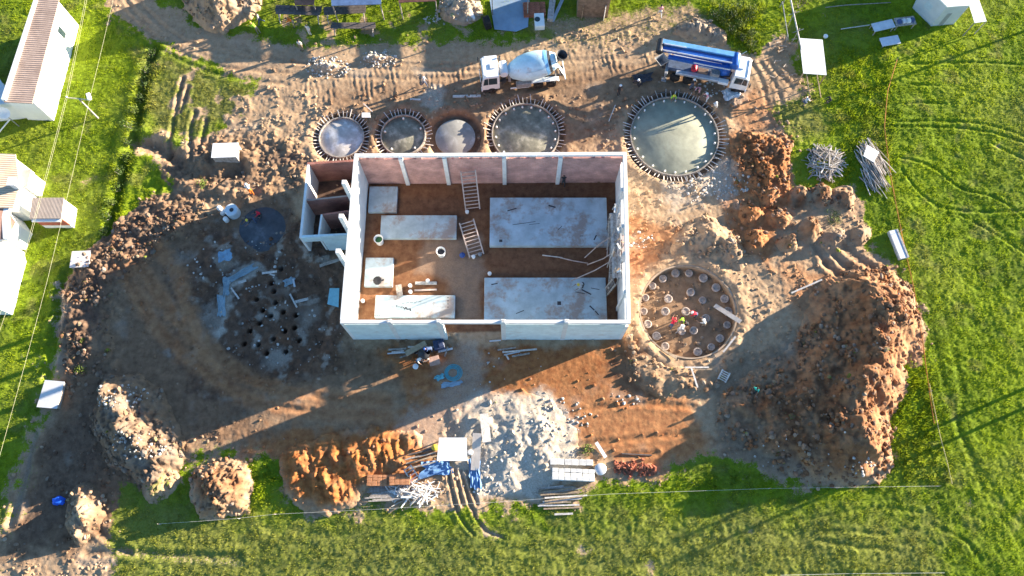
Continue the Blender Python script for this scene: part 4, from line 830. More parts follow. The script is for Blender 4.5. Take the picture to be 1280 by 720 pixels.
# ------------------------------------------------------------------ people
SKIN = mat('skin', (.30,.17,.11), .6, .1, 8.0); BOOT = mat('boots', (.05,.04,.035), .8, .2)
def cloth(n, c): return mat('cloth_'+n, c, .9, .2, 6.0, .005)
_pose = {}
def rotx(v, a, o): # forward pitch about joint o (x axis): positive leans towards +y
    v = Vector(v)-o; c, s = math.cos(a), math.sin(a); return Vector((v.x, v.y*c+v.z*s, -v.y*s+v.z*c))+o
def body(pose):
    if pose in _pose: return _pose[pose]
    P = dict(stand=(.04,[.05,-.05],[.0,.02],[.05,.05],[.15,.1]), walk=(.10,[.45,-.4],[.42,-.32],[.15,.5],[.4,.3]), bend=(1.15,[1.2,1.0],[.12,-.10],[.2,.15],[.25,.2]),
             work=(.55,[.9,.6],[.25,-.12],[.35,.2],[.6,.8]), crouch=(.75,[.9,.7],[1.35,1.15],[2.1,2.0],[.5,.6]), reach=(.2,[1.2,.9],[.2,-.15],[.2,.2],[.5,.4]))[pose]
    lean, arm, leg, knee, elb = P
    J = {}; E = []; Rr = {}; reg = []
    def put(n, v, r): J[n] = Vector(v); Rr[n] = r
    drop = 0
    put('pelvis', (0,0,.95), (.15,.105)); o = J['pelvis']
    for n, v, r in (('waist',(0,0,1.10),(.135,.095)),('chest',(0,0,1.30),(.165,.11)),('collar',(0,0,1.43),(.11,.085)),('neck',(0,.01,1.50),(.055,.055)),('jaw',(0,.025,1.56),(.068,.08)),('head',(0,.015,1.65),(.078,.098)),('crown',(0,.0,1.735),(.05,.06)),
                    ('nose',(0,.125,1.625),(.012,.014))):
        put(n, rotx(v, lean*(.85 if n not in ('head','crown','nose','jaw') else .75), o), r)
    for s, sd in ((-1,0),(1,1)):
        a = lean*.85; k = 'lr'[sd]
        put('ear'+k, rotx((s*.095,.0,1.63), lean*.75, o), (.014,.02))
        sh = rotx((s*.185,0,1.40), a, o); put('sh'+k, sh, (.068,.068))
        def ar(v, t): return rotx(v, t, sh)
        t = arm[sd]                                   # arm hangs straight down at t=0, forward when positive
        el = sh+Vector((s*.05, .29*math.sin(t), -.29*math.cos(t))); put('el'+k, el, (.045,.045))
        t2 = t+elb[sd]; wr = el+Vector((0, .25*math.sin(t2), -.25*math.cos(t2))); put('wr'+k, wr, (.030,.034))
        f = Vector((0, math.sin(t2), -math.cos(t2))); side = Vector((0, math.cos(t2), math.sin(t2)))
        pa = wr+f*.085; put('pa'+k, pa, (.020,.040))
        for i, ln in enumerate((.075,.085,.080,.062)):
            b = pa+f*.03+side*(.032-.021*i); put(f'f{i}a{k}', b, (.010,.010)); put(f'f{i}b{k}', b+f*ln*.55+Vector((-s*.012,0,0)), (.009,.009)); put(f'f{i}c{k}', b+f*ln*.95+Vector((-s*.035,0,0)), (.008,.008))
        tb = wr+f*.045+side*.035; put(f't0{k}', tb, (.012,.012)); put(f't1{k}', tb+f*.035+side*.03, (.010,.010)); put(f't2{k}', tb+f*.07+side*.035+Vector((-s*.015,0,0)), (.009,.009))
        hp = Vector((s*.095,0,.90)); put('hip'+k, hp, (.092,.10)); t = leg[sd]
        kn = hp+Vector((s*.01, .42*math.sin(t), -.42*math.cos(t))); put('kn'+k, kn, (.060,.064)); t2 = t-knee[sd]
        cf = kn+Vector((0, .16*math.sin(t2), -.16*math.cos(t2))); put('cf'+k, cf, (.055,.058))
        an = kn+Vector((0, .40*math.sin(t2), -.40*math.cos(t2))); put('an'+k, an, (.042,.044))
        put('to'+k, an+Vector((s*.015,.17,-.045)), (.042,.035)); put('he'+k, an+Vector((0,-.05,-.03)), (.038,.04))
        E += [('collar','sh'+k,1),('sh'+k,'el'+k,1),('el'+k,'wr'+k,0),('wr'+k,'pa'+k,0),('pelvis','hip'+k,2),('hip'+k,'kn'+k,2),('kn'+k,'cf'+k,2),('cf'+k,'an'+k,2),('an'+k,'to'+k,3),('an'+k,'he'+k,3),('head','ear'+k,0),('wr'+k,f't0{k}',0),(f't0{k}',f't1{k}',0),(f't1{k}',f't2{k}',0)]
        for i in range(4): E += [('pa'+k,f'f{i}a{k}',0),(f'f{i}a{k}',f'f{i}b{k}',0),(f'f{i}b{k}',f'f{i}c{k}',0)]
    E += [('pelvis','waist',2),('waist','chest',1),('chest','collar',1),('collar','neck',0),('neck','jaw',0),('jaw','head',0),('head','crown',0),('head','nose',0)]
    zmin = min(J[n].z-Rr[n][1] for n in J); names = list(J); idx = {n: i for i, n in enumerate(names)}
    for n in J: J[n].z -= zmin
    me = bpy.data.meshes.new('person'); me.from_pydata([tuple(J[n]) for n in names], [(idx[a], idx[b]) for a, b, _ in E], [])
    ob = bpy.data.objects.new('tmp', me); COL.objects.link(ob)
    md = ob.modifiers.new('s', 'SKIN'); md.use_smooth_shade = True
    for i, n in enumerate(names): me.skin_vertices[0].data[i].radius = Rr[n]; me.skin_vertices[0].data[i].use_root = (n == 'pelvis')
    sb = ob.modifiers.new('u', 'SUBSURF'); sb.levels = 1; sb.render_levels = 1
    dg = bpy.context.evaluated_depsgraph_get(); dg.update(); m2 = bpy.data.meshes.new_from_object(ob.evaluated_get(dg)); bpy.data.objects.remove(ob)
    for p in m2.polygons:
        c = p.center; best = (9e9, 0)
        for a, b, r in E:
            A = J[a]; B = J[b]; d = B-A; t = max(0, min(1, (c-A).dot(d)/(d.length_squared+1e-9))); q = (c-A-d*t).length-(Rr[a][0]*(1-t)+Rr[b][0]*t)
            if q < best[0]: best = (q, r)
        p.material_index = best[1]; p.use_smooth = True
        hd = (J['head']-J['jaw']).normalized(); fw = (J['nose']-J['head']); 
        for s in (-1, 1):
            e = J['head']+Vector((s*.034,0,0))+(J['nose']-J['head']).normalized()*.088+hd*.002
            if best[1] == 0 and (c-e).length < .020: p.material_index = 4
        mo = J['jaw']+(J['nose']-J['head']).normalized()*.085
        if best[1] == 0 and (c-mo).length < .018: p.material_index = 5
    _pose[pose] = (m2, J['head'].copy(), (J['crown']-J['head']).normalized()); return _pose[pose]
EYE = mat('eye', (.03,.025,.02), .3, .0); LIP = mat('lips', (.24,.09,.08), .6, .0)
HELM = {}
def person(px, py, pose, face, shirt, trs, hat, label, dz=0.0, z=None):
    m2, hd, up = body(pose); me = m2.copy()
    for mm in (SKIN, shirt, trs, BOOT, EYE, LIP): me.materials.append(mm)
    w = G(px, py) if z is None else W(px, py, z)
    o = bpy.data.objects.new('person', me); COL.objects.link(o); o.location = (w.x, w.y, w.z-.01+dz); o.rotation_euler = (0, 0, R(face)-math.pi/2)
    mm = MB(Matrix.Translation(hd) @ up.to_track_quat('Z', 'Y').to_matrix().to_4x4())
    if hat: mm.lathe([(.135,.055),(.145,.045),(.120,.06),(.112,.11),(.075,.15),(.01,.165)], (0,0,0), n=18).build('helmet', hat, o, smooth=True)
    else: mm.lathe([(.095,.02),(.105,.05),(.09,.10),(.05,.135),(.005,.142)], (0,-.01,0), n=16).build('hair', BOOT, o, smooth=True)
    return tagk(o, label, 'person')
HW = mat('white_helmet', (.8,.8,.78), .4, .05); HY = mat('yellow_helmet', (.72,.55,.05), .4, .05); HB_ = mat('blue_helmet', (.05,.15,.5), .4, .05); HR = mat('red_helmet', (.6,.06,.05), .4, .05)
cw_, cg_, cr_, cp_, co_, cb_, cd_, cl_ = [cloth(n, c) for n, c in (('white',(.68,.68,.66)),('lime',(.42,.80,.06)),('red',(.70,.03,.06)),('pink',(.78,.33,.36)),('orange',(.80,.18,.02)),('blue',(.06,.10,.22)),('dark',(.045,.045,.05)),('grey',(.35,.36,.38)))]
ct_ = cloth('teal', (.05,.52,.42)); jeans = cloth('denim', (.08,.11,.19)); khaki = cloth('khaki', (.30,.25,.18))
person(327,30,'walk',200,cl_,jeans,None,'person in a grey shirt walking beside the tall earth heap at the top')
person(324,42,'bend',150,cg_,khaki,HY,'person in lime green bending down below the tall earth heap')
person(369,34,'bend',180,co_,khaki,None,'person in orange bending over the grass near the plank trestle')
person(388,44,'stand',250,cw_,cw_,None,'person all in white standing on the grass, upper one of the white pair')
person(378,63,'stand',260,cw_,khaki,None,'person in a white top standing at the edge of the dirt road')
person(531,108,'walk',330,cl_,jeans,HW,'person in grey walking on the dirt road left of the mixer truck')
person(824,20,'walk',100,cp_,cw_,None,'person in pink and white casting a long shadow at the top edge')
person(773,118,'stand',300,cd_,cd_,HW,'person in dark clothes and white helmet left of the largest tank bed')
person(840,124,'work',270,cg_,khaki,HY,'person in a lime vest at the upper rim of the largest tank bed')
person(863,112,'stand',290,cd_,jeans,HW,'person in dark clothes with white helmet beside the boom truck')
person(872,118,'bend',230,cp_,khaki,None,'person in pink bending between the boom truck and the largest tank bed')
person(882,128,'work',200,cp_,cw_,HW,'person in pale pink with white helmet at the bar ring of the largest tank bed')
person(801,108,'crouch',180,cd_,cd_,HW,'person crouching in dark clothes in the truck shadow')
person(891,138,'walk',240,cw_,khaki,HW,'person in white right of the largest tank bed')
person(316,243,'work',120,cw_,co_,HW,'person in white and orange working at the edge of the left yard')
person(327,268,'crouch',200,cr_,cd_,None,'person in dark red crouching by the shaded round bed in the left yard')
person(319,276,'bend',220,cd_,jeans,HY,'person in dark clothes with yellow helmet in the left yard')
person(839,407,'bend',60,cr_,jeans,HR,'person in red bending among the pile heads')
person(853,397,'bend',250,cg_,cd_,None,'person in bright green bending in the middle of the round pit')
person(848,412,'work',20,cw_,cl_,HW,'person in white between the red and the green worker in the round pit')
person(871,393,'bend',180,cr_,jeans,HW,'person in red with white helmet bending at the right of the pit group')
person(881,405,'work',150,cw_,khaki,HW,'person in white standing right of the pit group')
person(861,404,'crouch',180,cd_,cd_,None,'person in black crouching in the middle of the pit group')
person(941,489,'walk',240,ct_,cd_,None,'person in turquoise walking on the dark earth')
person(728,358,'bend',210,cw_,cd_,HY,'person with yellow helmet bending at the edge of the lower right slab',z=.55)
person(704,232,'work',90,cd_,cd_,None,'person in black working at the foot of the pink brick wall',z=.0)
person(523,452,'work',330,cw_,jeans,HW,'person in white with white helmet at the site mixer below the left wall')
person(540,438,'bend',200,cb_,jeans,HB_,'person in blue bending behind the site mixer')
person(1003,131,'crouch',30,cw_,jeans,None,'person in white crouching at the foot of the white board posts')
person(1036,128,'crouch',200,cd_,cd_,None,'person in dark clothes crouching right of the white board posts')
# ------------------------------------------------------------------ houses, sheds and roofs
def P2(px, py, z=0): return W(px, py, z)
def box_from_top(name, label, cat, top, z, zb, wallm, roofm, roofpart='roof', roofh=.12, over=.15, pitch=0.0, pitch_dir=None):
    """top: photo outline (clockwise seen on photo) of the eaves at height z"""
    T = [W(*p, z) for p in top]; c = sum(T, Vector())/len(T); c.z = zb
    root = thing(name, label, cat, c); M = Matrix.Translation(-c)
    pts = [(q.x, q.y) for q in T]
    DZ = (lambda x, y: pitch*((x-c.x)*pitch_dir[0]+(y-c.y)*pitch_dir[1])) if pitch_dir else (lambda x, y: 0.0)
    rp = [((q.x-c.x)*(1+over/ (Vector((q.x-c.x, q.y-c.y)).length))+c.x, (q.y-c.y)*(1+over/(Vector((q.x-c.x, q.y-c.y)).length))+c.y) for q in T]
    lo = min(DZ(*q) for q in rp)
    MB(M).hexa([(x, y, zb-.4) for x, y in pts], [(x, y, z+DZ(x, y)-lo) for x, y in pts]).build('wall', wallm, root)
    MB(M).hexa([(x, y, z+.004+DZ(x, y)-lo) for x, y in rp], [(x, y, z+.004+roofh+DZ(x, y)-lo) for x, y in rp]).build(roofpart, roofm, root)
    return root, M, T, c
# long white house with brown tile roof
ha, M, T, c = box_from_top('house', 'long white house with a brown tiled roof in the upper left corner', 'house', [(49,4),(75,4),(41,127),(9,127)], 3.6, 0, mat('house_white', (.82,.81,.78), .8, .05, 1.0), TILE, pitch=.10, pitch_dir=(-.9,.25), over=.25)
e = (T[2]-T[1]); n = Vector((e.y, -e.x, 0)).normalized(); n = n if n.x > 0 else -n
def on_wall(a, b, t0, t1, z0, z1, th, proud, M, nrm):
    mb = MB(M); p = L(a, b, t0); q = L(a, b, t1); o = nrm*proud; i = -nrm*th
    return mb.prism([((p+o).x, (p+o).y), ((q+o).x, (q+o).y), ((q+i).x, (q+i).y), ((p+i).x, (p+i).y)], z0, z1)
on_wall(T[1], T[2], .19, .25, 1.6, 2.9, .1, .02, M, n).build('window', GLASS, ha)
on_wall(T[1], T[2], .62, .64, .3, 3.0, .05, .12, M, n).build('downpipe', WPAINT, ha)
on_wall(T[1], T[2], .80, .89, 0, 2.2, .1, .015, M, n).build('door', mat('door_white', (.7,.7,.68), .6, .05), ha)
on_wall(T[0], T[3], -.01, 1.01, 3.66, 4.2, .18, .2, M, -n).build('gutter', WPAINT, ha)
h2, M, T, c = box_from_top('house_wing', 'low white outbuilding at the left edge below the brown tiled house', 'outbuilding', [(-40,70),(-3,98),(18,128),(-40,134)], 3.0, 0, mat('house_white', (1,1,1)), mat('grey_white_roof', (.66,.68,.70), .7, .08, 1.0, stain=((.5,.48,.46), .6, 1.0, .4)))
w = G(24,158); ds = thing('satellite_dish', 'pale dish on a pole at the corner of the brown tiled house', 'dish', w)
MB().tube((0,0,0),(0,0,2.4),.05).build('pole', GSTEEL, ds); MB().lathe([(.02,0),(.3,.05),(.55,.2),(.57,.2),(.3,.02)], (0,.05,2.5), (.5,-.6,.6), 20).build('dish', WPAINT, ds, smooth=True)
MB().beam((-1.9,-1.9,.6),(0,0,1.4),.09).build('brace', WPAINT, ds)
# cream roofed house with porch
hc, M, T, c = box_from_top('house', 'cream roofed house cut by the left edge, with a small porch', 'house', [(-60,197),(18,197),(21,232),(15,258),(-60,262)], 3.3, 0, mat('house_white', (1,1,1)), CREAM, pitch=.12, pitch_dir=(-1,0), over=.3)
pr, M2, T2, c2 = box_from_top('porch', 'pale pink roofed porch on the side of the cream house', 'porch', [(19,214),(38,214),(34,232),(20,232)], 2.5, 0, mat('house_white', (1,1,1)), mat('pale_pink_roof', (.55,.40,.35), .8, .12, 1.0), over=.15)
ch_ = MB(); q = W(22,232,3.6); co_p = Vector((q.x-c.x, q.y-c.y, 3.3)); ch_.box(co_p+Vector((0,0,.55)), (.55,.6,1.2)).box(co_p+Vector((0,0,1.2)), (.75,.8,.1)); ch_.build('chimney', WPAINT, hc)
hd_, M, T, c = box_from_top('house', 'brown roofed house with a white verge at the left edge behind the grey shed', 'house', [(-50,266),(6,262),(17,278),(8,298),(-50,306)], 3.0, 0, mat('house_white', (1,1,1)), mat('brown_roof', (.34,.20,.15), .8, .2, 1.2), pitch=.2, pitch_dir=(-1,0), over=.2)
on_wall(T[1], T[3], -.05, 1.05, 3.0, 3.35, .1, .55, M, Vector((1,0,0))).build('verge_board', WPAINT, hd_)
yd, M, T, c = box_from_top('house', 'flat white roofed building at the left edge below the brown roofed house', 'house', [(-50,309),(9,303),(12,316),(-6,384),(-50,384)], 2.6, 0, mat('house_white', (1,1,1)), WSHEET, over=.1)
# small shed with grey roof, red lower wall
sh, M, T, c = box_from_top('shed', 'small shed with grey sheet roof, white side and red front by the power lines', 'shed', [(43,249),(80,249),(76,273),(39,273)], 2.4, 0, mat('house_white', (1,1,1)), GREYR, pitch=.05, pitch_dir=(0,1), over=.1)
s_n = Vector((0,-1,0)); on_wall(T[3], T[2], .0, 1.0, .75, 2.35, .1, .02, M, s_n).build('front_panel', mat('faded_red_paint', (.46,.13,.09), .7, .15), sh)
on_wall(T[3], T[2], .02, .98, 2.22, 2.38, .1, .30, M, s_n).build('fascia', WPAINT, sh)
# site hut top right
st, M, T, c = box_from_top('site_hut', 'white site hut with bright roof at the upper right corner', 'hut', [(1160,-16),(1184,8),(1213,6),(1230,-60),(1185,-70)], 3.2, 0, mat('hut_wall', (.58,.62,.66), .7, .08, 1.0, stain=((.4,.36,.32), .6, 1.0, .5)), WSHEET, over=.15)
on_wall(T[1], T[2], .30, .5, 0, 2.0, .1, .02, M, Vector((-.1,-1,0)).normalized()).build('door', mat('hut_door', (.32,.34,.36), .6, .1), st)
on_wall(T[0], T[1], .3, .6, 1.2, 2.0, .1, .02, M, Vector((-.8,-.6,0)).normalized()).build('window', mat('hut_window', (.5,.6,.66), .3, .1), st)
aw = [W(*p, 2.2) for p in ((1206,-12),(1219,-12),(1233,27),(1218,29))]; cc = sum(aw, Vector())/4; cc.z = 0
ar = thing('awning', 'narrow white sheet awning on posts beside the white site hut', 'awning', cc); MM = Matrix.Translation(-cc)
MB(MM).hexa([(q.x,q.y,2.2) for q in aw], [(q.x,q.y,2.26) for q in aw]).build('sheet', WSHEET, ar)
for q in aw: MB(MM).beam((q.x*.98+cc.x*.02,q.y*.98+cc.y*.02,-.1),(q.x*.98+cc.x*.02,q.y*.98+cc.y*.02,2.2),.08).build('post', GWOOD, ar)
# white board on posts with a long pole
bo = [W(*p, 2.0) for p in ((999,48),(1028,50),(1033,94),(1004,92))]; cc = sum(bo, Vector())/4; cc.z = hz(cc.x, cc.y); MM = Matrix.Translation(-cc)
br = thing('board_canopy', 'large blank white board laid flat on posts at the field edge', 'board', cc)
MB(MM).hexa([(q.x,q.y,2.0) for q in bo], [(q.x,q.y,2.05) for q in bo]).build('board', WSHEET, br)
for q in bo: MB(MM).beam((q.x*.97+cc.x*.03,q.y*.97+cc.y*.03,-.1),(q.x*.97+cc.x*.03,q.y*.97+cc.y*.03,1.995),.09).build('post', WOOD, br)
for a, b in (((1008,90),(1013,126)), ((1021,92),(1026,122))): p, q = W(*a, 1.9), G(*b); MB(MM).tube(p, q, .05, n=7).build('prop', WOOD, br)
p0, p1 = W(984,-20,2.2), W(1002,62,2.12); cc = (p0+p1)/2; cc.z = 0
pl = thing('pole_rail', 'long pale pole raised on stakes running up to the white board', 'pole rail', cc); MM = Matrix.Translation(-cc)
MB(MM).tube(p0, p1, .09, .07, 8).build('rail', PWOOD, pl)
for t in (.1, .45, .72): q = L(p0, p1, t); MB(MM).tube((q.x+.1,q.y,-.1),(q.x+.1,q.y,2.5),.05, n=6).beam((q.x-.5,q.y-.2,2.1),(q.x+.6,q.y+.15,2.25),.05).build('stake', GWOOD, pl)
p0, p1 = W(978,2,.9), W(985,46,.9); o = MB(Matrix.Translation(-(p0+p1)/2)).tube(p0, p1, .05, n=6).tube(p0, (p0.x,p0.y,0), .05).tube(p1, (p1.x,p1.y,0), .05).build('hand_rail', GSTEEL); o.location = (p0+p1)/2
tagk(o, 'thin grey rail on two legs left of the long pale pole', 'rail')
# tables in the shade
def table(px0, py0, px1, py1, wd, h, label, m, name='table'):
    a, b = W(px0, py0, h), W(px1, py1, h); c = (a+b)/2; d = b-a; c.z = hz(c.x, c.y); r = thing(name, label, 'table', c, math.atan2(d.y, d.x)); l = d.length
    MB().box((0,0,h-.03), (l, wd, .06)).build('top', m, r)
    for sx in (-1, 1):
        for sy in (-1, 1): MB().beam((sx*(l/2-.15), sy*(wd/2-.08), -.1), (sx*(l/2-.15), sy*(wd/2-.08), h-.062), .08).build('leg', GWOOD, r)
    MB().beam((-l/2+.15, 0, .3), (l/2-.15, 0, .3), .07).build('stretcher', GWOOD, r); return r
table(1091,35,1117,29,1.0,.8,'grey plank table in the hut shade', GALV); t2 = table(1119,28,1144,25,1.0,.8,'plank table with blue, grey and white packs on it in the hut shade', GWOOD)
table(1101,53,1124,49,1.0,.4,'low pale table next to the grey plank table', mat('pale_table', (.66,.68,.72), .6, .08))
DBP = mat('dull_blue_pack',(.10,.14,.28),.8,.2)
for i, (dx, c_) in enumerate(((-.6,DBP),(-.15,GALV),(.35,WSHEET),(.75,DBP))):
    w = W(1131+dx*12, 27-dx*1.5, .8); o = MB().box((0,0,.12),(.38,.5,.24), random.uniform(-.3,.3)).box((.03,.02,.26),(.3,.34,.06),.2).build('pack', c_, bevel=.04); o.location = (w.x, w.y, w.z+hz(w.x, w.y)+.002)
    tagk(o, ['left blue pack on the table by the hut','grey pack on the table by the hut','white pack on the table by the hut','right blue pack on the table by the hut'][i], 'pack')
# trestles and boards along the top
def trestle(px0, py0, px1, py1, wd, label, m=DWOOD, h=.8):
    a, b = W(px0, py0, h), W(px1, py1, h); c = (a+b)/2; d = b-a; c.z = hz(c.x, c.y); r = thing('trestle_bench', label, 'trestle', c, math.atan2(d.y, d.x)); l = d.length
    for k in range(3): MB().box((0, (k-1)*wd/3, h-.03), (l*random.uniform(.95,1), wd/3-.02, .05)).build('plank', m, r)
    for sx in (-.42, .42):
        for sy in (-1, 1): MB().beam((sx*l, sy*wd*.9, -.1), (sx*l, sy*wd*.35, h-.06), .09).build('leg', GWOOD, r)
        MB().beam((sx*l, -wd*.8, .45), (sx*l, wd*.8, .45), .08).build('crossbar', GWOOD, r)
    return r
trestle(413,32,470,32,.75,'low trestle bench of dark planks standing alone on the grass', DWOOD)
trestle(344,12,402,14,1.1,'long trestle of dark planks, left one of the two at the top edge', DWOOD, 1.0); trestle(404,14,458,11,1.0,'long trestle of dark planks, right one of the two at the top edge', DWOOD, 1.0)
def flat(name, label, cat, pts, z, th, m, lift=0.0):
    T = [W(*p, z) for p in pts]; c = sum(T, Vector())/len(T); g = hz(c.x, c.y); MM = Matrix.Translation((-c.x,-c.y,0))
    o = MB(MM).hexa([(q.x,q.y,0) for q in T], [(q.x,q.y,th) for q in T]).build(name, m, bevel=min(th*.3,.01)); o.location = (c.x, c.y, g+z+lift); return tagk(o, label, cat)
def canopy(label, pts, z, m, cat='canopy', name='canopy', posts=True):
    T = [W(*p, z) for p in pts]; c = sum(T, Vector())/len(T); c.z = 0; MM = Matrix.Translation(-c); r = thing(name, label, cat, c)
    MB(MM).hexa([(q.x,q.y,z-.2*(i in (2,3))) for i, q in enumerate(T)], [(q.x,q.y,z+.06-.2*(i in (2,3))) for i, q in enumerate(T)]).build('sheet', m, r)
    for q in T: p = L(q, Vector((c.x,c.y,q.z)), .04); MB(MM).beam((p.x,p.y,-.1),(p.x,p.y,z-.21),.1).build('post', GWOOD, r)
    return r
BLUET = mat('blue_tarpaulin', (.10,.17,.32), .6, .2, 2.0); 
canopy('dark blue tarpaulin canopy on posts at the top edge behind the trestles', [(412,-40),(478,-42),(476,4),(414,6)], 2.8, BLUET)
canopy('rusty brown sheet canopy on posts at the top edge right of the earth heap', [(366,-24),(396,-24),(392,5),(368,5)], 2.0, mat('rust_sheet', (.30,.14,.09), .8, .3, 2.0))
canopy('dark canopy at the top edge between the trestles and the rubble', [(498,-46),(545,-46),(545,0),(498,2)], 3.0, mat('dark_red_sheet', (.16,.07,.06), .8, .3, 2.0))
canopy('wide blue sheet roof on posts at the top edge behind the mixer truck', [(612,-46),(664,-46),(661,-3),(614,-3)], 3.0, mat('blue_sheet', (.10,.24,.42), .5, .15, 1.0))
flat('hardstanding', 'smooth blue grey concrete apron below the wide blue sheet roof', 'apron', [(612,0),(662,0),(660,34),(645,40),(618,37)], .05, .06, mat('bluish_concrete', (.26,.36,.48), .5, .12, .8, stain=((.32,.31,.30), .56, .7, .5)))
sd, M, T, c = box_from_top('tool_shed', 'open white tool shed with brown plank doors at the top edge', 'shed', [(724,-50),(764,-50),(764,-4),(724,-4)], 3.3, 0, mat('shed_plank', (.22,.15,.10), .9, .3, 3.0), WSHEET, over=.12)
for (a, b, m) in (((727,24),(733,2),WOOD), ((754,26),(760,2),PWOOD)):
    p, q = W(*a), W(*b); o = MB(Matrix.Translation(-c)).beam((p.x,p.y,1.0),(q.x,q.y,1.0),.08,2.0).build('door', m, sd)
def stack(name, label, cat, n, dims, px, py, rz, cols, rows, m, jit=.02, group=None, z0=None, gap=1.04):
    w = G(px, py); i = 0; lay = 0; base = w.z-.03 if z0 is None else z0; first = None
    mb = MB().box((0,0,0), dims); first = mb.build(name, m, bevel=min(dims)*.08); tagk(first, label, cat, group)
    while i < n:
        lvl, r = divmod(i, cols*rows); rr, cc_ = divmod(r, cols)
        lx = (cc_-(cols-1)/2)*dims[0]*gap+random.uniform(-jit,jit); ly = (rr-(rows-1)/2)*dims[1]*gap+random.uniform(-jit,jit)
        ca, sa = math.cos(rz), math.sin(rz); loc = (w.x+lx*ca-ly*sa, w.y+lx*sa+ly*ca, base+dims[2]*(lvl+.5)*1.01)
        o = first if i == 0 else dup(first); o.location = loc; o.rotation_euler = (0,0,rz+random.uniform(-.06,.06)); i += 1
stack('brick','red brick in the small stack beside the blue grey apron','brick',40,(.55,.32,.22),668,14,.05,4,5,BRICKR,group='red bricks by the apron')
stack('block','pale block in the narrow stack right of the red bricks','block',24,(.4,.3,.25),689,15,1.45,6,2,mat('pinkish_block',(.55,.47,.44),.9,.2),group='pale blocks by the apron')
cs_ = thing('appliance', 'white metal box with a dark opening standing below the red bricks at the top', 'box', G(674,30), .05)
MB().prism([(-.5,-.8),(.5,-.8),(.5,.8),(-.5,.8)],0,.7).build('body', WSHEET, cs_, bevel=.03); MB().lathe([(.3,.0),(.3,.02)], (-.22,.05,.69), n=20).build('opening', GLASS, cs_)
o = MB().beam((-1.5,0,.1),(1.5,0,.1),.3,.06).beam((-1.5,.13,.19),(1.5,.13,.19),.05,.12).build('plank', mat('bluish_plank',(.46,.52,.58),.8,.15)); w = G(697,14); o.location = w; o.rotation_euler = (0,0,R(68)); tagk(o,'long pale plank lying slanted right of the pale blocks','plank')
o = MB().box((0,0,.2),(.9,.7,.4),.3).box((0,0,.42),(.6,.4,.05),.3).build('crate', WSHEET, bevel=.03); o.location = G(588,24); tagk(o,'small white crate on the muddy apron at the top','crate')
o = MB().lathe([(.55,-.35),(.7,-.3),(.7,.3),(.55,.35)], (0,0,.62), (1,.3,.1), 24).lathe([(.28,-.37),(.3,.37)], (0,0,.62), (1,.3,.1), 12).build('old_tyre', RUB, smooth=True); o.location = G(609,32); o.location.z -= .1; tagk(o,'dark old wheel lying beside the blue grey apron','tyre')

# ------------------------------------------------------------------ sheets, covers, bins
def covered_box(label, pts, h, m, name='covered_box', wall=GWOOD):
    r, M, T, c = box_from_top(name, label, 'covered box', pts, h, hz(*W2(*pts[0])), wall, m, 'lid', .05, .08); return r
covered_box('small white sheeted hut roof on the dug ground near the ruts', [(267,180),(297,179),(295,196),(265,197)], 1.3, WSHEET, 'covered_hut')
covered_box('pale lidded box at the left edge of the site, above the earth bank', [(91,315),(113,314),(110,333),(88,334)], .8, mat('pale_lid', (.74,.66,.62), .8, .1, 1.5))
covered_box('grey flat sheet lid on a low box at the left edge of the site', [(57,476),(80,478),(71,510),(47,508)], .5, mat('grey_lid', (.60,.60,.60), .7, .08, 1.0))
tr = thing('feed_trough', 'long narrow metal trough lying in the grass right of the site', 'trough', G(1121,307), R(-77)+math.pi)
MB().box((0,0,.2),(2.9,.95,.4)).build('body', GALV, tr, bevel=.03); MB().box((0,-.36,.42),(2.9,.16,.03)).build('rim', GSTEEL, tr); MB().box((0,.42,.42),(2.8,.06,.03)).build('rim', GSTEEL, tr)
mbg = MB(); mbg.lathe([(.02,.42),(.25,.40),(.42,.22),(.48,.05),(.45,0)][::-1], (0,0,0), n=14); 
for i, v in enumerate(mbg.v): v.x *= 1.2+.2*math.sin(i*1.7); v.y *= .8+.15*math.cos(i*2.3)
o = mbg.build('bag', mat('bright_blue_plastic', (.02,.13,.72), .45, .1), smooth=True); o.location = G(74,626); tagk(o, 'bright blue plastic bag on the dark ground at the lower left', 'bag')
# left yard vessels
w = G(293,267); dr_ = thing('water_drum', 'pale round water drum with a dark hole in the left yard', 'drum', w)
MB().lathe([(.60,0),(.62,.05),(.62,.95),(.55,1.02),(.02,1.05)], (0,0,0), n=28).build('body', mat('pale_blue_plastic',(.58,.66,.72),.4,.08), dr_, smooth=True); MB().lathe([(.20,0),(.20,.012)], (.08,-.05,1.05), n=18).build('hole', MK, dr_)
for px, py, lab in ((276,262,'small white can left of the pale water drum'), (284,276,'grey white can in front of the pale water drum'), (278,268,'lying grey can left of the pale water drum')):
    o = MB().lathe([(.22,0),(.24,.03),(.24,.5),(.12,.6),(.10,.66)], (0,0,0), (0.6,.3,.5) if 'lying' in lab else (0,0,1), n=16).build('can', WSHEET if 'white' in lab else GALV, smooth=True); o.location = G(px, py, .02); tagk(o, lab, 'can')
for px, py, m, lab in ((475,303,mat('green_inside',(.03,.12,.05),.7,.1),'white bucket with green inside on the shell floor'), (552,318,MK,'white bucket with dark inside on the shell floor')):
    r = thing('bucket', lab, 'bucket', W(px, py, 0)); MB().lathe([(.34,0),(.40,.9),(.44,.92),(.44,.94),(.37,.92),(.31,.1)], (0,0,0), n=20).build('body', WSHEET, r, smooth=True); MB().lathe([(.34,.55),(.36,.56)], (0,0,0), n=20).build('content', m, r)
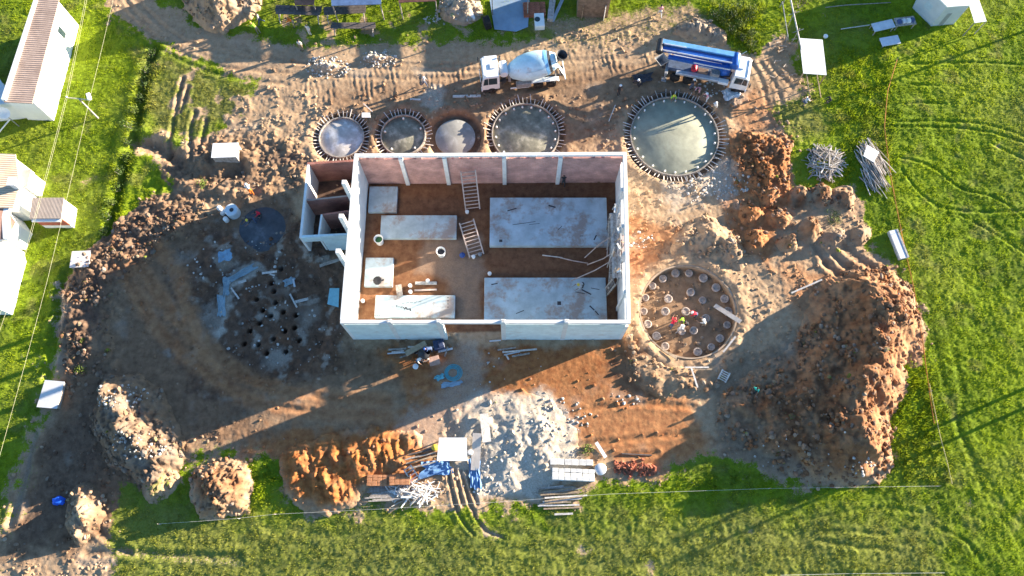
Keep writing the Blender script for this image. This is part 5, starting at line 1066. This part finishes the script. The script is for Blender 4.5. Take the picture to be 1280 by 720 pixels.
for px, py, lab in ((535,352,'white cap pail on the shell floor above the plank'), (513,358,'pale cap pail left of the plank on the shell floor'), (514,367,'pale cap pail at the upper edge of the half sunlit plinth'), (454,377,'small pale lump pail on the orange floor by the white wall'), (612,343,'small pail beside the lower right slab'), (609,352,'small pale can at the corner of the lower right slab'), (584,266,'white foot pail under the upper ladder frame'), (592,322,'white foot pail under the lower ladder frame'), (600,319,'grey foot pail right of the lower ladder frame')):
    o = MB().lathe([(.15,0),(.19,.3),(.02,.33)], (0,0,0), n=14).build('pail', WSHEET if 'grey' not in lab else GSTEEL, smooth=True); w = W(px, py, 0); o.location = (w.x, w.y, .01 if 'plinth' not in lab else .41); tagk(o, lab, 'pail')
o = MB().lathe([(.02,.34),(.3,.3),(.42,.12),(.4,0)][::-1], (0,0,0), n=10).box((.35,.0,.06),(.5,.14,.1),.4).build('bag', cd_); w = W(472,351,.4); o.location = w; tagk(o,'black bag on the square plinth amid orange soil','bag')
o = MB().lathe([(.2,0),(.28,.25),(.1,.4),(.02,.42)], (0,0,0), n=12).build('bag', mat('blue_cloth',(.05,.10,.30),.9,.2), smooth=True); o.location = W(578,320,0); tagk(o,'dark blue bag on the shell floor left of the lower ladder frame','bag')
# debris bag / bluish lime pieces and rags in the left yard
def rag(label, px, py, sx, sy, m, rz=0, h=.12, name='crumpled_sheet', seed=0):
    n = 12; xs_ = np.linspace(-1,1,n); vs = []; rr = random.Random(seed)
    c = G(px, py); mb = MB()
    for i, a in enumerate(xs_):
        for j, b in enumerate(xs_):
            k = 1+.45*mnoise.noise((a*1.6+seed,b*1.6,1)); vs.append((a*sx*k, b*sy*k, h*(.6+1.4*abs(mnoise.noise((a*2.3+seed,b*2.3,7))))))
    fs = [(i*n+j,(i+1)*n+j,(i+1)*n+j+1,i*n+j+1) for i in range(n-1) for j in range(n-1)]
    mb.add(vs, fs); o = mb.build(name, m); sm = o.modifiers.new('thickness','SOLIDIFY'); sm.thickness = .02; o.location = c; o.rotation_euler = (0,0,rz); return tagk(o, label, 'plastic sheet')
CY = mat('pale_cyan_debris', (.27,.36,.40), .45, .15, 2.0);  # crumpled stand-ins for a lime streak, its shade blue put into the colour
rag('crumpled bluish piece of the lime and debris streak lying along the bank in the left yard, the upper piece', 301,340,1.3,.28,CY,.55,.16,seed=1); rag('crumpled bluish piece of the lime and debris streak in the left yard, the middle piece', 281,357,.3,.8,CY,.15,.16,seed=2)
rag('crumpled bluish piece of the lime and debris streak in the left yard, the lower piece', 275,381,.34,.9,CY,.1,.18,seed=3); rag('small blue rag among the bored holes in the left yard', 360,350,.5,.3,CY,.5,.1,seed=4); rag('loose blue plastic scraps above the lime and debris streak in the left yard', 283,321,.6,.5,mat('dull_blue_plastic',(.22,.36,.48),.5,.2),.3,.12,seed=6)
rag('blue tarpaulin rag under the white sheet roof at the gravel', 547,585,1.3,.6,mat('mid_blue_tarp',(.12,.24,.45),.6,.2,2.0),.1,.2,seed=8); rag('blue tarpaulin rag beside the walkway planks at the gravel', 594,592,.5,1.2,mat('mid_blue_tarp',(1,1,1)),.1,.2,seed=9)
rag('crumpled grey white plastic on the ground right of the boom truck cab', 912,118,.9,.6,GALV,.4,.25,seed=11); rag('dark plastic net heap in the shadow left of the boom truck', 803,98,1.0,.45,MK,.1,.2,seed=12)
flat('cyan_board', 'bright cyan board lying against the outside of the left white wall', 'board', [(412,360),(424,360),(423,384),(409,380)], .3, .05, mat('cyan_board',(.30,.62,.70),.6,.1))
# turquoise pipe coil below the doorway
w = G(566,466); tq = thing('pipe_coil', 'coil of turquoise pipe lying on the ground below the doorway', 'pipe coil', w)
for k in range(4):
    r0 = .45+.11*k; pts = [(r0*math.cos(a)+.02*k, r0*.95*math.sin(a), .06+.05*(k % 2)+.02*math.sin(3*a)) for a in np.linspace(0, 2*math.pi, 25)]; MB().path(pts, .035, 6).build('loop', TURQ, tq, smooth=True)
rag('crumpled turquoise plastic beside the turquoise pipe coil', 549,472,.4,.25,mat('turq_plastic',(.16,.46,.52),.5,.15),.4,.12,seed=21); rag('pale bluish plastic film below the turquoise pipe coil', 565,480,.8,.25,mat('film',(.30,.40,.48),.4,.15),.1,.06,seed=22)
# drum-type site mixer
w = G(531,446); sm_ = thing('site_mixer', 'small dark site concrete mixer with pink brown hopper below the left white wall', 'concrete mixer', w, R(15))
MB().lathe([(.25,-.5),(.5,-.25),(.55,.1),(.36,.5),(.34,.52),(.5,.1)], (0,0,.95), (.7,.2,.6), 22).build('drum', DSTEEL, sm_, smooth=True)
fm = MB()
for s in (-.45,.45): fm.beam((-.7,s,.1),(.1,s,.95),.07); fm.beam((.7,s,.1),(.1,s,.95),.07); fm.beam((-.7,s,.12),(.7,s,.12),.07)
fm.build('frame', GSTEEL, sm_)
for s in (-.5,.5): MB().lathe([(.28,-.06),(.3,0),(.28,.06)], (-.55,s,.28), (0,1,0), 18).build('wheel', RUB, sm_, smooth=True)
hp_ = MB().hexa([(.6,-.95,.15),(1.0,-.95,.15),(1.0,-.45,.15),(.6,-.45,.15)], [(.3,-1.15,.62),(1.25,-1.15,.62),(1.25,-.3,.62),(.3,-.3,.62)]).build('hopper', mat('pinkish_sand',(.55,.35,.27),.95,.2), sm_, bevel=.02)
o = MB().lathe([(.2,0),(.26,.35),(.24,.36)], (0,0,0), n=16).build('bucket', WSHEET, smooth=True); o.location = G(520,459); tagk(o,'white bucket at the left of the pinkish hopper','bucket')

# ------------------------------------------------------------------ timber, poles, bricks
def stick(name, a, b, r, m, label, cat, group=None, square=None):
    a = Vector(a); b = Vector(b); c = (a+b)/2; mb = MB(Matrix.Translation(-c))
    if square: mb.beam(a, b, square[0], square[1])
    else:
        mid = c+Vector((random.uniform(-.04,.04), random.uniform(-.04,.04), random.uniform(-.02,.03)))*(b-a).length; mb.tube(a, mid, r, r*.9, 6); mb.tube(mid, b, r*.9, r*.7, 6)
    o = mb.build(name, m); o.location = c; return tagk(o, label, cat, group)
def plank(px0, py0, px1, py1, w, m, label, h=.06, z0=.06, z1=None, cat='plank', name='plank'):
    a, b = G(px0, py0, z0), G(px1, py1, z0 if z1 is None else z1); return stick(name, a, b, 0, m, label, cat, None, (w, h))
def pile(n, px, py, rx, ry, h, ang, spread, ln, r, mats_, name, label, cat, group, taper=1.0):
    for i in range(n):
        q = math.sqrt(random.random()); a = random.uniform(0, 6.28); x = px+rx*q*math.cos(a); y = py+ry*q*math.sin(a)
        g = G(x, y); z = g.z+.05+h*(1-q**1.5)*random.uniform(.3,1); t = R(ang)+random.gauss(0, spread); l = ln*random.uniform(.5,1.1)/2; tilt = random.gauss(0,.10)
        d = Vector((math.cos(t)*math.cos(tilt), math.sin(t)*math.cos(tilt), math.sin(tilt)))*l; c = Vector((g.x, g.y, z+abs(d.z)*.6))
        stick(name, c-d, c+d, r*random.uniform(.6,1.3), random.choice(mats_), label, cat, group)
pile(150, 1030,204,22,20,1.0,100,1.2,1.5,.055,[GWOOD,PWOOD,GWOOD],'branch','grey branch in the tangled heap left of the long pole pile','branch','branches in the tangled heap')
pile(95, 1090,210,16,24,.7,-68,.16,3.2,.055,[GWOOD,PWOOD,GWOOD],'pole','grey pole in the long pile by the field','pole','poles in the long pile')
flat('board','white board lying on the long pole pile','board',[(1084,181),(1099,190),(1092,203),(1079,195)],.95,.04,WSHEET)
pile(90, 514,616,32,15,.5,15,.7,1.7,.055,[PWOOD,WSHEET,PWOOD],'timber','bleached white timber piece in the jumbled pile at the lower edge of the site','timber','bleached timber pieces in the jumbled pile')
for i in range(13):
    y = 590+i*1.6; w0 = random.uniform(-5,5); plank(462+w0, 604+i*1.9, 500+w0+random.uniform(0,8), 601+i*2.0, .10, GWOOD, 'grey board in the flat fan left of the bleached timber pile', .04, .06+.03*i)['group'] = 'grey boards in the fan'
for i in range(18):
    x = 676+random.uniform(-5,5); y = 608+i*1.55; plank(x, y+random.uniform(-2,2)+1.5, x+random.uniform(30,54), y+random.uniform(-2.5,2)-1.5, .13, random.choice([GWOOD,PWOOD,WOOD]), 'long plank in the stack below the pale block stack', .05, .08+.25*random.random()*(1-abs(i-7)/11))['group'] = 'planks below the block stack'
plank(693,643,716,642,.16,PWOOD,'short pale plank lying apart in the grass below the plank stack',.05,.12)
lf = thing('lattice_frame', 'small white lattice frame lying on the orange bricks', 'frame', G(516,594,.6), R(-55))
for y in (-.35,.35): MB().beam((-.75,y,0),(.75,y,0),.09).build('rail', PWOOD, lf)
for i in range(5): MB().beam((-.68+i*.34,-.3,.01),(-.68+i*.34,.3,.01),.07).build('rung', PWOOD, lf)
stack('brick','orange brick in the left stack beside the furrowed heap','brick',60,(.42,.22,.2),476,601,0,5,4,ORB,group='orange bricks in the left stack')
stack('brick','orange brick in the right stack below the orange heap','brick',60,(.42,.22,.2),501,600,.03,4,4,ORB,group='orange bricks in the right stack')
stack('block','pale block in the stack at the foot of the gravel','block',70,(.5,.32,.22),716,594,-.04,7,3,PBLOCK,group='pale blocks at the gravel')
stack('bag_of_cement','grey white cement bag in the row above the pale blocks','cement bag',12,(.6,.5,.2),714,578,-.03,6,1,mat('paper_bag',(.62,.61,.58),.85,.15),group='cement bags above the blocks')
for i in range(130):
    t = random.random(); x = 768+t*52; y = 585+random.gauss(0,3.6)+2*t; g = G(x, y)
    if i == 0: bk0 = MB().box((0,0,0),(.26,.13,.11)).build('brick', BRICKR, bevel=.008); tagk(bk0,'loose red brick in the scattered pile right of the pale blocks','brick','loose red bricks'); o = bk0
    else: o = dup(bk0)
    o.location = (g.x, g.y, g.z+.08+random.uniform(0,.45)*max(0,1-abs(y-585)/7)); o.rotation_euler = (random.uniform(-.6,.6), random.uniform(-.6,.6), random.uniform(0,3)); s = random.uniform(.9,1.5); o.scale = (s,s,s)
o = MB().lathe([(.45,0),(.5,.1),(.5,.5),(.44,.55),(.02,.56)], (0,0,0), n=20).build('cable_reel', GALV, smooth=True); o.location = G(750,587); tagk(o,'grey round reel between the pale blocks and the red bricks','reel')
plank(745,553,757,572,.3,WSHEET,'bent white metal strip above the red bricks',.05,.2); plank(777,567,815,569,.10,DWOOD,'dark pole lying on the red earth above the loose bricks',.08,.06)
# white sheet roof at the gravel
gr_ = [W(*p, 1.6) for p in ((549,547),(583,547),(584,576),(546,576))]; cc = sum(gr_, Vector())/4; cc.z = hz(cc.x, cc.y)-.0; MM = Matrix.Translation(-Vector((cc.x,cc.y,0)))
gs = thing('sheet_roof', 'white sheet roof on short posts at the edge of the gravel heap', 'sheet roof', cc)
MB(MM).hexa([(q.x,q.y,1.6-.0) for q in gr_], [(q.x,q.y,1.65) for q in gr_]).build('sheet', WSHEET, gs)
for q in gr_: p = L(q, Vector((cc.x,cc.y,1.6)), .06); MB(MM).beam((p.x,p.y,-.1),(p.x,p.y,1.598),.1).build('post', WOOD, gs)
o = MB().lathe([(.24,0),(.28,.5),(.1,.6),(.02,.62)], (0,0,0), n=16).build('jerry_can', mat('yellow_plastic',(1,1,1)), smooth=True); o.location = G(544,560); tagk(o,'yellow can at the left of the white sheet roof','can')
o = MB().lathe([(.22,0),(.25,.6),(.2,.7),(.02,.72)], (0,0,0), n=16).build('barrel', WSHEET, smooth=True); o.location = G(588,566); tagk(o,'white barrel at the right of the white sheet roof','barrel')
plank(597,543,594,588,.75,mat('pale_board',(.66,.58,.50),.85,.12,2.0),'wide pale board laid as walkway across the gravel, lower one',.06,.85,.25); plank(605,518,609,554,.75,PWOOD,'wide pale board laid as walkway across the gravel, upper one',.06,.45,.9)
for i, (a, b, c_, d) in enumerate(((505,575,545,566),(508,580,546,570),(502,571,540,562),(512,586,545,578))): plank(a,b,c_,d,.13,[GWOOD,WOOD,DWOOD,GWOOD][i],['weathered plank left of the white sheet roof, second from the top','brown plank left of the white sheet roof','dark plank left of the white sheet roof, topmost','weathered plank left of the white sheet roof, lowest'][i],.05,.25+.05*i)
# ladder frames inside the shell
def ladder(ax, ay, az, bx, by, bz, w, n, label, m=WOOD):
    a, b = W(ax, ay, az), W(bx, by, bz); d = (b-a); s = Vector((d.y,-d.x,0)).normalized()*w/2; c = (a+b)/2; MM = Matrix.Translation(-c); r = thing('ladder_frame', label, 'ladder', c)
    for k in (-1, 1): MB(MM).beam(a+s*k, b+s*k, .12).build('rail', m, r)
    for i in range(n): q = L(a, b, (i+.5)/n); MB(MM).beam(q-s*.96, q+s*.96, .07).build('rung', m, r)
    return r
PKW = mat('pinkish_timber', (.56,.44,.38), .85, .2, 4.0)
ladder(591,262,.15,585,213,3.6,1.35,11,'upper wooden ladder frame leaning against the pink brick wall',PKW); ladder(596,320,.1,583,276,1.6,1.35,10,'lower wooden ladder frame lying on the shell floor',PKW)
# scaffold of poles along the right wall, inside
sc = thing('scaffold', 'untidy timber scaffold along the inside of the right wall', 'scaffold', W(772,330,0)); MM = Matrix.Translation(-sc.location)
eastx = lambda py, z: W(775-(py-300)*-.06, py, z)
for py in (290, 312, 334, 356):
    b0 = W(768, py, 0); b0.x = Et(0.5).x-1.0-.0*py
    for dx in (0, .75):
        MB(MM).tube((b0.x+dx-.2, b0.y, 0), (b0.x+dx-.2+random.uniform(-.1,.1), b0.y, random.uniform(4.2,5.6)), .05, n=6).build('standard', random.choice([GWOOD,PWOOD]), sc)
    MB(MM).beam((b0.x-.35, b0.y, 3.3), (b0.x+.8, b0.y+.05, 3.35), .08).build('ledger', GWOOD, sc)
y0, y1 = W(768,362,0).y, W(768,284,0).y; bx_ = Et(.5).x-1.0
for z, x in ((3.42,-.1),(3.44,.18),(3.42,.45),(1.6,-.1)): MB(MM).beam((bx_+x, y0, z), (bx_+x+random.uniform(-.05,.05), y1, z), .24, .05).build('plank', random.choice([GWOOD,PWOOD]), sc)
for a, b in (((bx_-.2,y0,.3),(bx_-.2,(y0+y1)/2,3.3)), ((bx_-.22,(y0+y1)/2,.3),(bx_-.22,y1,3.3)), ((bx_+.5,y0,3.5),(bx_+.5,y1,5.2))): MB(MM).beam(a, b, .07).build('brace', PWOOD, sc)
for i in range(26):
    x = bx_+random.uniform(-.3,.85); y = random.uniform(y0, y1); z = random.choice([3.5,3.5,4.6]); t = random.uniform(0,3.14); l = random.uniform(.4,1.3)
    MB(MM).beam((x,y,z),(x+.35*l*math.cos(t),y+l*math.sin(t),z+random.uniform(0,.5)), random.uniform(.06,.16), .05).build('offcut', random.choice([PWOOD,GWOOD,WSHEET,WOOD]), sc)
for (p, q, lab) in (((731,322,.1),(771,292,3.6),'upper of the three long props leaning on the scaffold'), ((734,331,.1),(772,312,3.2),'middle of the three long props leaning on the scaffold'), ((714,351,.6),(771,322,3.0),'lowest of the three long props leaning on the scaffold'), ((678,319,.08),(703,322,.1),'short plank lying between the two large slabs'), ((700,322,.15),(735,329,.1),'long pole lying between the two large slabs')):
    stick('prop', W(*p), W(*q), .06, PKW if 'plank' not in lab else PWOOD, lab, 'prop')
ladder(757,366,.1,768,352,3.0,.6,8,'short ladder against the right wall above the lower right slab',GWOOD)
o = stick('timber', W(519,354,.05), W(546,354,.05), 0, PWOOD, 'pale plank on the shell floor above the half sunlit plinth', 'plank', None, (.3,.08))
stick('timber', W(518,363,.05), W(546,362,.05), 0, PKW, 'narrow pinkish plank just above the half sunlit plinth', 'plank', None, (.16,.08)); stick('timber', W(498,356,.2), W(500,370,.45), 0, GWOOD, 'grey board leaning on the half sunlit plinth', 'board', None, (.55,.05))
# loose planks outside
plank(894,381,924,404,.42,mat('grey_walk_plank',(.52,.47,.42),.9,.15,3.0),'long plank bridging from the rim into the round pit',.08,.55,.35)
plank(903,441,918,422,.16,PWOOD,'pale plank along the lower right rim of the round pit',.07,.2); plank(828,438,845,449,.22,WOOD,'thick plank along the lower left rim of the round pit',.1,.25)
plank(854,461,884,461,.14,PWOOD,'upper of two planks below the round pit',.06,.6); plank(858,464,888,463,.12,WOOD,'lower of two planks below the round pit',.06,.6); plank(862,462,870,486,.14,PWOOD,'plank lying crosswise below the round pit',.05,.66)
ladder(902,476,.3,908,464,.5,.7,5,'small frame lying on the bank below the round pit',PWOOD)
plank(985,370,1022,354,.14,PWOOD,'long pale pole lying on the slope of the reddish ridge',.09,.9,1.0,'pole','pole')
plank(513,125,526,125,.18,PWOOD,'short pale plank on the shaded road left of the mixer truck',.05,.06); plank(566,121,601,121,.28,PWOOD,'long pale plank on the shaded ground below the mixer truck',.06,.08)
flat('board','small pale board propped by the bar ring of the leftmost tank bed','board',[(453,143),(463,143),(464,149),(453,149)],.5,.05,WSHEET); plank(456,134,467,144,.08,PWOOD,'thin stick crossing the small pale board',.05,.5); plank(760,156,768,136,.07,PWOOD,'thin slanted stick left of the largest tank bed',.05,.6)
for i, (a, b, c_, d) in enumerate(((361,366,370,383),(368,376,384,372),(343,375,356,376),(326,340,345,338),(287,358,297,372),(296,352,306,349),(365,347,367,357),(336,341,342,343))): plank(a,b,c_,d,random.uniform(.12,.3),PWOOD if i != 6 else GALV,['short thick pale board in the left yard','forked pale board end in the left yard','thin pale lath between the bored holes','pale lath at the upper bored hole','dark edged lath beside the lime and debris streak','short pale lath beside the lime and debris streak','thin grey strip by the blue rag','short pale stick under the upper lath'][i],.05,.12)
plank(400,333,428,326,.3,GWOOD,'grey board leaning at the foot of the left white wall',.06,.1,.4)
for i, (a, b, c_, d) in enumerate(((486,438,508,436),(490,441,505,439),(485,443,507,441),(500,448,518,441),(510,434,546,434),(548,440,566,436),(556,446,560,434),(628,441,671,437),(630,444,650,440),(622,438,645,435),(636,450,632,443),(612,427,626,426),(640,446,662,442))):
    plank(a,b,c_,d,random.uniform(.08,.2),[GWOOD,PWOOD,GALV][i % 3],['thin grey board in the litter under the left white wall, top','thin pale board in the litter under the left white wall, middle','thin metal strip in the litter under the left white wall, lowest','thick board pointing at the site mixer','long pale lath along the foot of the left white wall','metal strip right of the site mixer','upright grey board at the left door jamb','long pale board in the litter under the right white wall','metal strip in the litter under the right white wall','grey board in the litter nearest the right door jamb','short pale piece sticking out of the litter under the right white wall','metal strip across the doorway','grey board under the long pale board by the right white wall'][i],.05,.1+.03*(i % 4))
o = MB().box((0,0,.3),(1.0,.9,.5),.2).box((.2,0,.62),(.5,.5,.2),.4).build('generator', mat('dark_blue_paint',(.05,.07,.14),.5,.2), bevel=.05); o.location = G(549,432); tagk(o,'dark blue generator box against the left white wall by the doorway','generator')
plank(508,444,533,430,.5,mat('straw_board',(.50,.40,.27),.9,.2),'straw coloured board lying over the site mixer litter',.05,.5)
# ------------------------------------------------------------------ lines, stakes, power pole
def wire(name, label, cat, pts, r, m, sag=0.0, n=10):
    out = []
    for a, b in zip(pts[:-1], pts[1:]):
        for k in range(n): t = k/n; p = L(a, b, t); p.z -= sag*4*t*(1-t); out.append(p)
    out.append(pts[-1]); c = out[0].copy(); o = MB(Matrix.Translation(-c)).path(out, r, 5).build(name, m, smooth=True); o.location = c; return tagk(o, label, cat)
WIRE = mat('pale_wire', (.55,.52,.32), .7, .1); STR = mat('pale_string', (.75,.72,.64), .8, .1); ORN = mat('orange_net', (.60,.25,.06), .8, .3, 1.0)
PZ = 3.6
for i, (pts, lab) in enumerate((([(114,-30),(85,118),(38,298),(-20,470)],'overhead wire nearest the houses'), ([(112,-30),(82,122),(32,312),(-20,440)],'overhead wire second from the houses'), ([(148,-30),(112,124),(58,355),(-20,640)],'overhead wire farthest from the houses'))):
    wire('power_line', lab+', crossing the left grass', 'power line', [W(*p, PZ) for p in pts], .010, WIRE, .06)
pb = W(99,124,PZ); pp_ = thing('power_pole', 'short power pole with a crossarm over the left grass', 'power pole', (pb.x, pb.y, 0))
MB().tube((0,0,-.2),(0,0,PZ-.08),.10,.075,10).build('pole', GWOOD, pp_, smooth=True); a, b = W(84,122,PZ-.1), W(113,125,PZ-.1); MB(Matrix.Translation(-pp_.location)).beam(a, b, .10).build('crossarm', WIRE, pp_)
for q in (a, b): MB(Matrix.Translation(-pp_.location)).lathe([(.05,0),(.08,.05),(.05,.1),(.07,.14),(.02,.18)], q+Vector((0,0,.05)), n=10).build('insulator', WSHEET, pp_, smooth=True)
MB(Matrix.Translation(-pp_.location)).box(b+Vector((-.15,.3,.1)),(.35,.75,.3),.4).build('lamp', WSHEET, pp_, bevel=.05)
wire('boundary_string', 'pale boundary string along the lower edge of the site', 'string', [G(*p, .55) for p in ((202,655),(248,652),(300,648),(345,643),(470,637),(620,628),(760,618),(960,611),(1170,608))], .008, STR, .02)
wire('boundary_string', 'pale string lying along the very bottom of the field', 'string', [G(*p, .12) for p in ((975,719),(1060,717),(1180,716))], .012, STR, 0)
wire('net_line', 'rusty orange boundary tape running down the right field beside the ridge', 'tape', [G(*p, .25) for p in ((1120,76),(1108,115),(1104,160),(1112,220),(1125,290),(1140,360),(1152,430),(1160,490),(1166,530))], .04, ORN, .04)
wire('net_line', 'thin yellow boundary tape in the lower right grass', 'tape', [G(*p, .25) for p in ((1160,480),(1172,540),(1182,580),(1188,605))], .035, mat('yellow_tape',(.65,.55,.25),.7,.2), .02)
STK = ['boundary stake at the lower left corner of the string','boundary stake by the lone brown heap','boundary stake left of the orange heap','boundary stake at the plank stack','boundary stake below the reddish ridge','boundary stake at the right end of the string','boundary stake at the top of the orange tape','boundary stake on the orange tape by the feed trough','boundary stake on the orange tape beside the ridge']
for (px, py), lab in zip(((202,655),(300,648),(345,643),(620,628),(960,611),(1170,608),(1120,76),(1125,290),(1160,490)), STK): stick('stake', G(px,py,-.1), G(px,py,.75), .035, GWOOD, lab, 'stake')
wire('rope', 'thin pale pole lines lying in the hut shade', 'rope', [G(*p,.3) for p in ((1030,12),(1055,9),(1085,7),(1112,5))], .05, GWOOD, 0)
plank(1050,38,1086,33,.08,PWOOD,'thin pale stick lying in the hut shade',.06,.15); o = MB().lathe([(.2,0),(.24,.2),(.02,.3)], (0,0,0), n=12).build('pail', WSHEET, smooth=True); o.location = G(1031,47); tagk(o,'small white pail on the shaded grass right of the white board','pail')
for i in range(14):
    a = random.uniform(0,3.1); x = 978+random.uniform(-12,12); y = 75+random.uniform(-28,28); l = random.uniform(8,20); plank(x,y,x+l*math.cos(a)*.8,y+l*.4*math.sin(a)-2,.06,GWOOD,'thin dead branch strewn left of the white board',.05,.1,.3,'branch','branch')['group'] = 'dead branches left of the white board'
# roof-high posts outside the frame whose shade crosses the fields
for (px, py), h, lab in (((1335,462),8.0,'wooden utility pole in the right field'),((1400,-6),9.0,'wooden utility pole beyond the hut'),((1340,484),8.0,'second wooden utility pole in the right field')):
    w = W(px, py); r = thing('utility_pole', lab, 'utility pole', (w.x, w.y, 0)); MB().tube((0,0,-.5),(0,0,h),.16,.11,10).build('pole', GWOOD, r, smooth=True); MB().beam((-.9,0,h-.4),(.9,0,h-.4),.12).build('crossarm', GWOOD, r)
# ------------------------------------------------------------------ bushes
LEAF = mat('leaf', (.075,.13,.02), .7, .45, .8); LEAF2 = mat('yellow_leaf', (.16,.22,.03), .7, .4, .8); REDL = mat('reddish_leaf', (.24,.13,.08), .8, .4, .8)
def bush(px, py, r, h, m, label, group=None, n=260):
    g = G(px, py); root = thing('bush', label, 'bush', g, random.uniform(0,6), group); mb = MB(); rg = random.Random(px*7+py)
    lobes = [(rg.uniform(-.5,.5)*r, rg.uniform(-.5,.5)*r, rg.uniform(.3,.8)*h, rg.uniform(.35,.65)*r) for _ in range(6)]
    for _ in range(n):
        lx, ly, lz, lr = rg.choice(lobes); v = Vector((rg.gauss(0,1), rg.gauss(0,1), rg.gauss(0,.9))).normalized()*lr*rg.uniform(.6,1.1); c = Vector((lx,ly,lz))+v; c.z = max(c.z,.05)
        s = rg.uniform(.06,.14); d = Vector((rg.uniform(-1,1), rg.uniform(-1,1), rg.uniform(-.3,1))).normalized(); e = d.orthogonal().normalized(); f = d.cross(e)
        mb.add([c-e*s*.5, c+f*s*.35, c+e*s, c-f*s*.35], [(0,1,2,3)])
    mb.build('foliage', m, root); st_ = MB()
    for k in range(4): a = k*1.6; st_.tube((0,0,-.1),(.4*r*math.cos(a),.4*r*math.sin(a),h*.7),.03,.012,5)
    st_.build('stem', GWOOD, root); return root
DP = [(190,66),(183,88),(178,104),(174,122),(169,140),(165,160),(160,178),(155,196),(150,216),(146,236),(142,254),(138,272),(133,288)]
for i, (x, y) in enumerate(DP): bush(x+random.uniform(-3,3), y, random.uniform(.6,1.0), random.uniform(.6,1.1), [LEAF,LEAF2][i % 3 == 1], 'green bush in the row along the drainage ditch in the left grass', 'bushes along the ditch')
bush(998,10,1.3,1.5,REDL,'reddish brown bush at the top edge right of the long pale pole'); bush(733,561,.7,.5,LEAF2,'small green bush between the gravel and the white strip'); bush(256,230,.7,.6,LEAF2,'small bright bush by the ruts in the left dug ground'); bush(1040,272,.9,.4,LEAF2,'low green weed clump among the small earth heaps'); bush(108,425,.6,.4,LEAF2,'green tuft on the left earth bank, upper one'); bush(102,462,.7,.4,LEAF2,'green tuft on the left earth bank, lower one')
for i, (x, y) in enumerate([(893,22),(905,28),(915,22),(925,34),(934,26),(912,40),(926,50),(938,44),(940,58),(900,14),(920,12),(938,14)]): bush(x, y, random.uniform(.7,1.0), random.uniform(.7,1.2), [LEAF,LEAF2][i % 2], 'lush green weed clump behind the boom truck cab', 'weed clumps behind the boom truck', 220)
for o in (BAR0, BLK0): bpy.data.objects.remove(o)
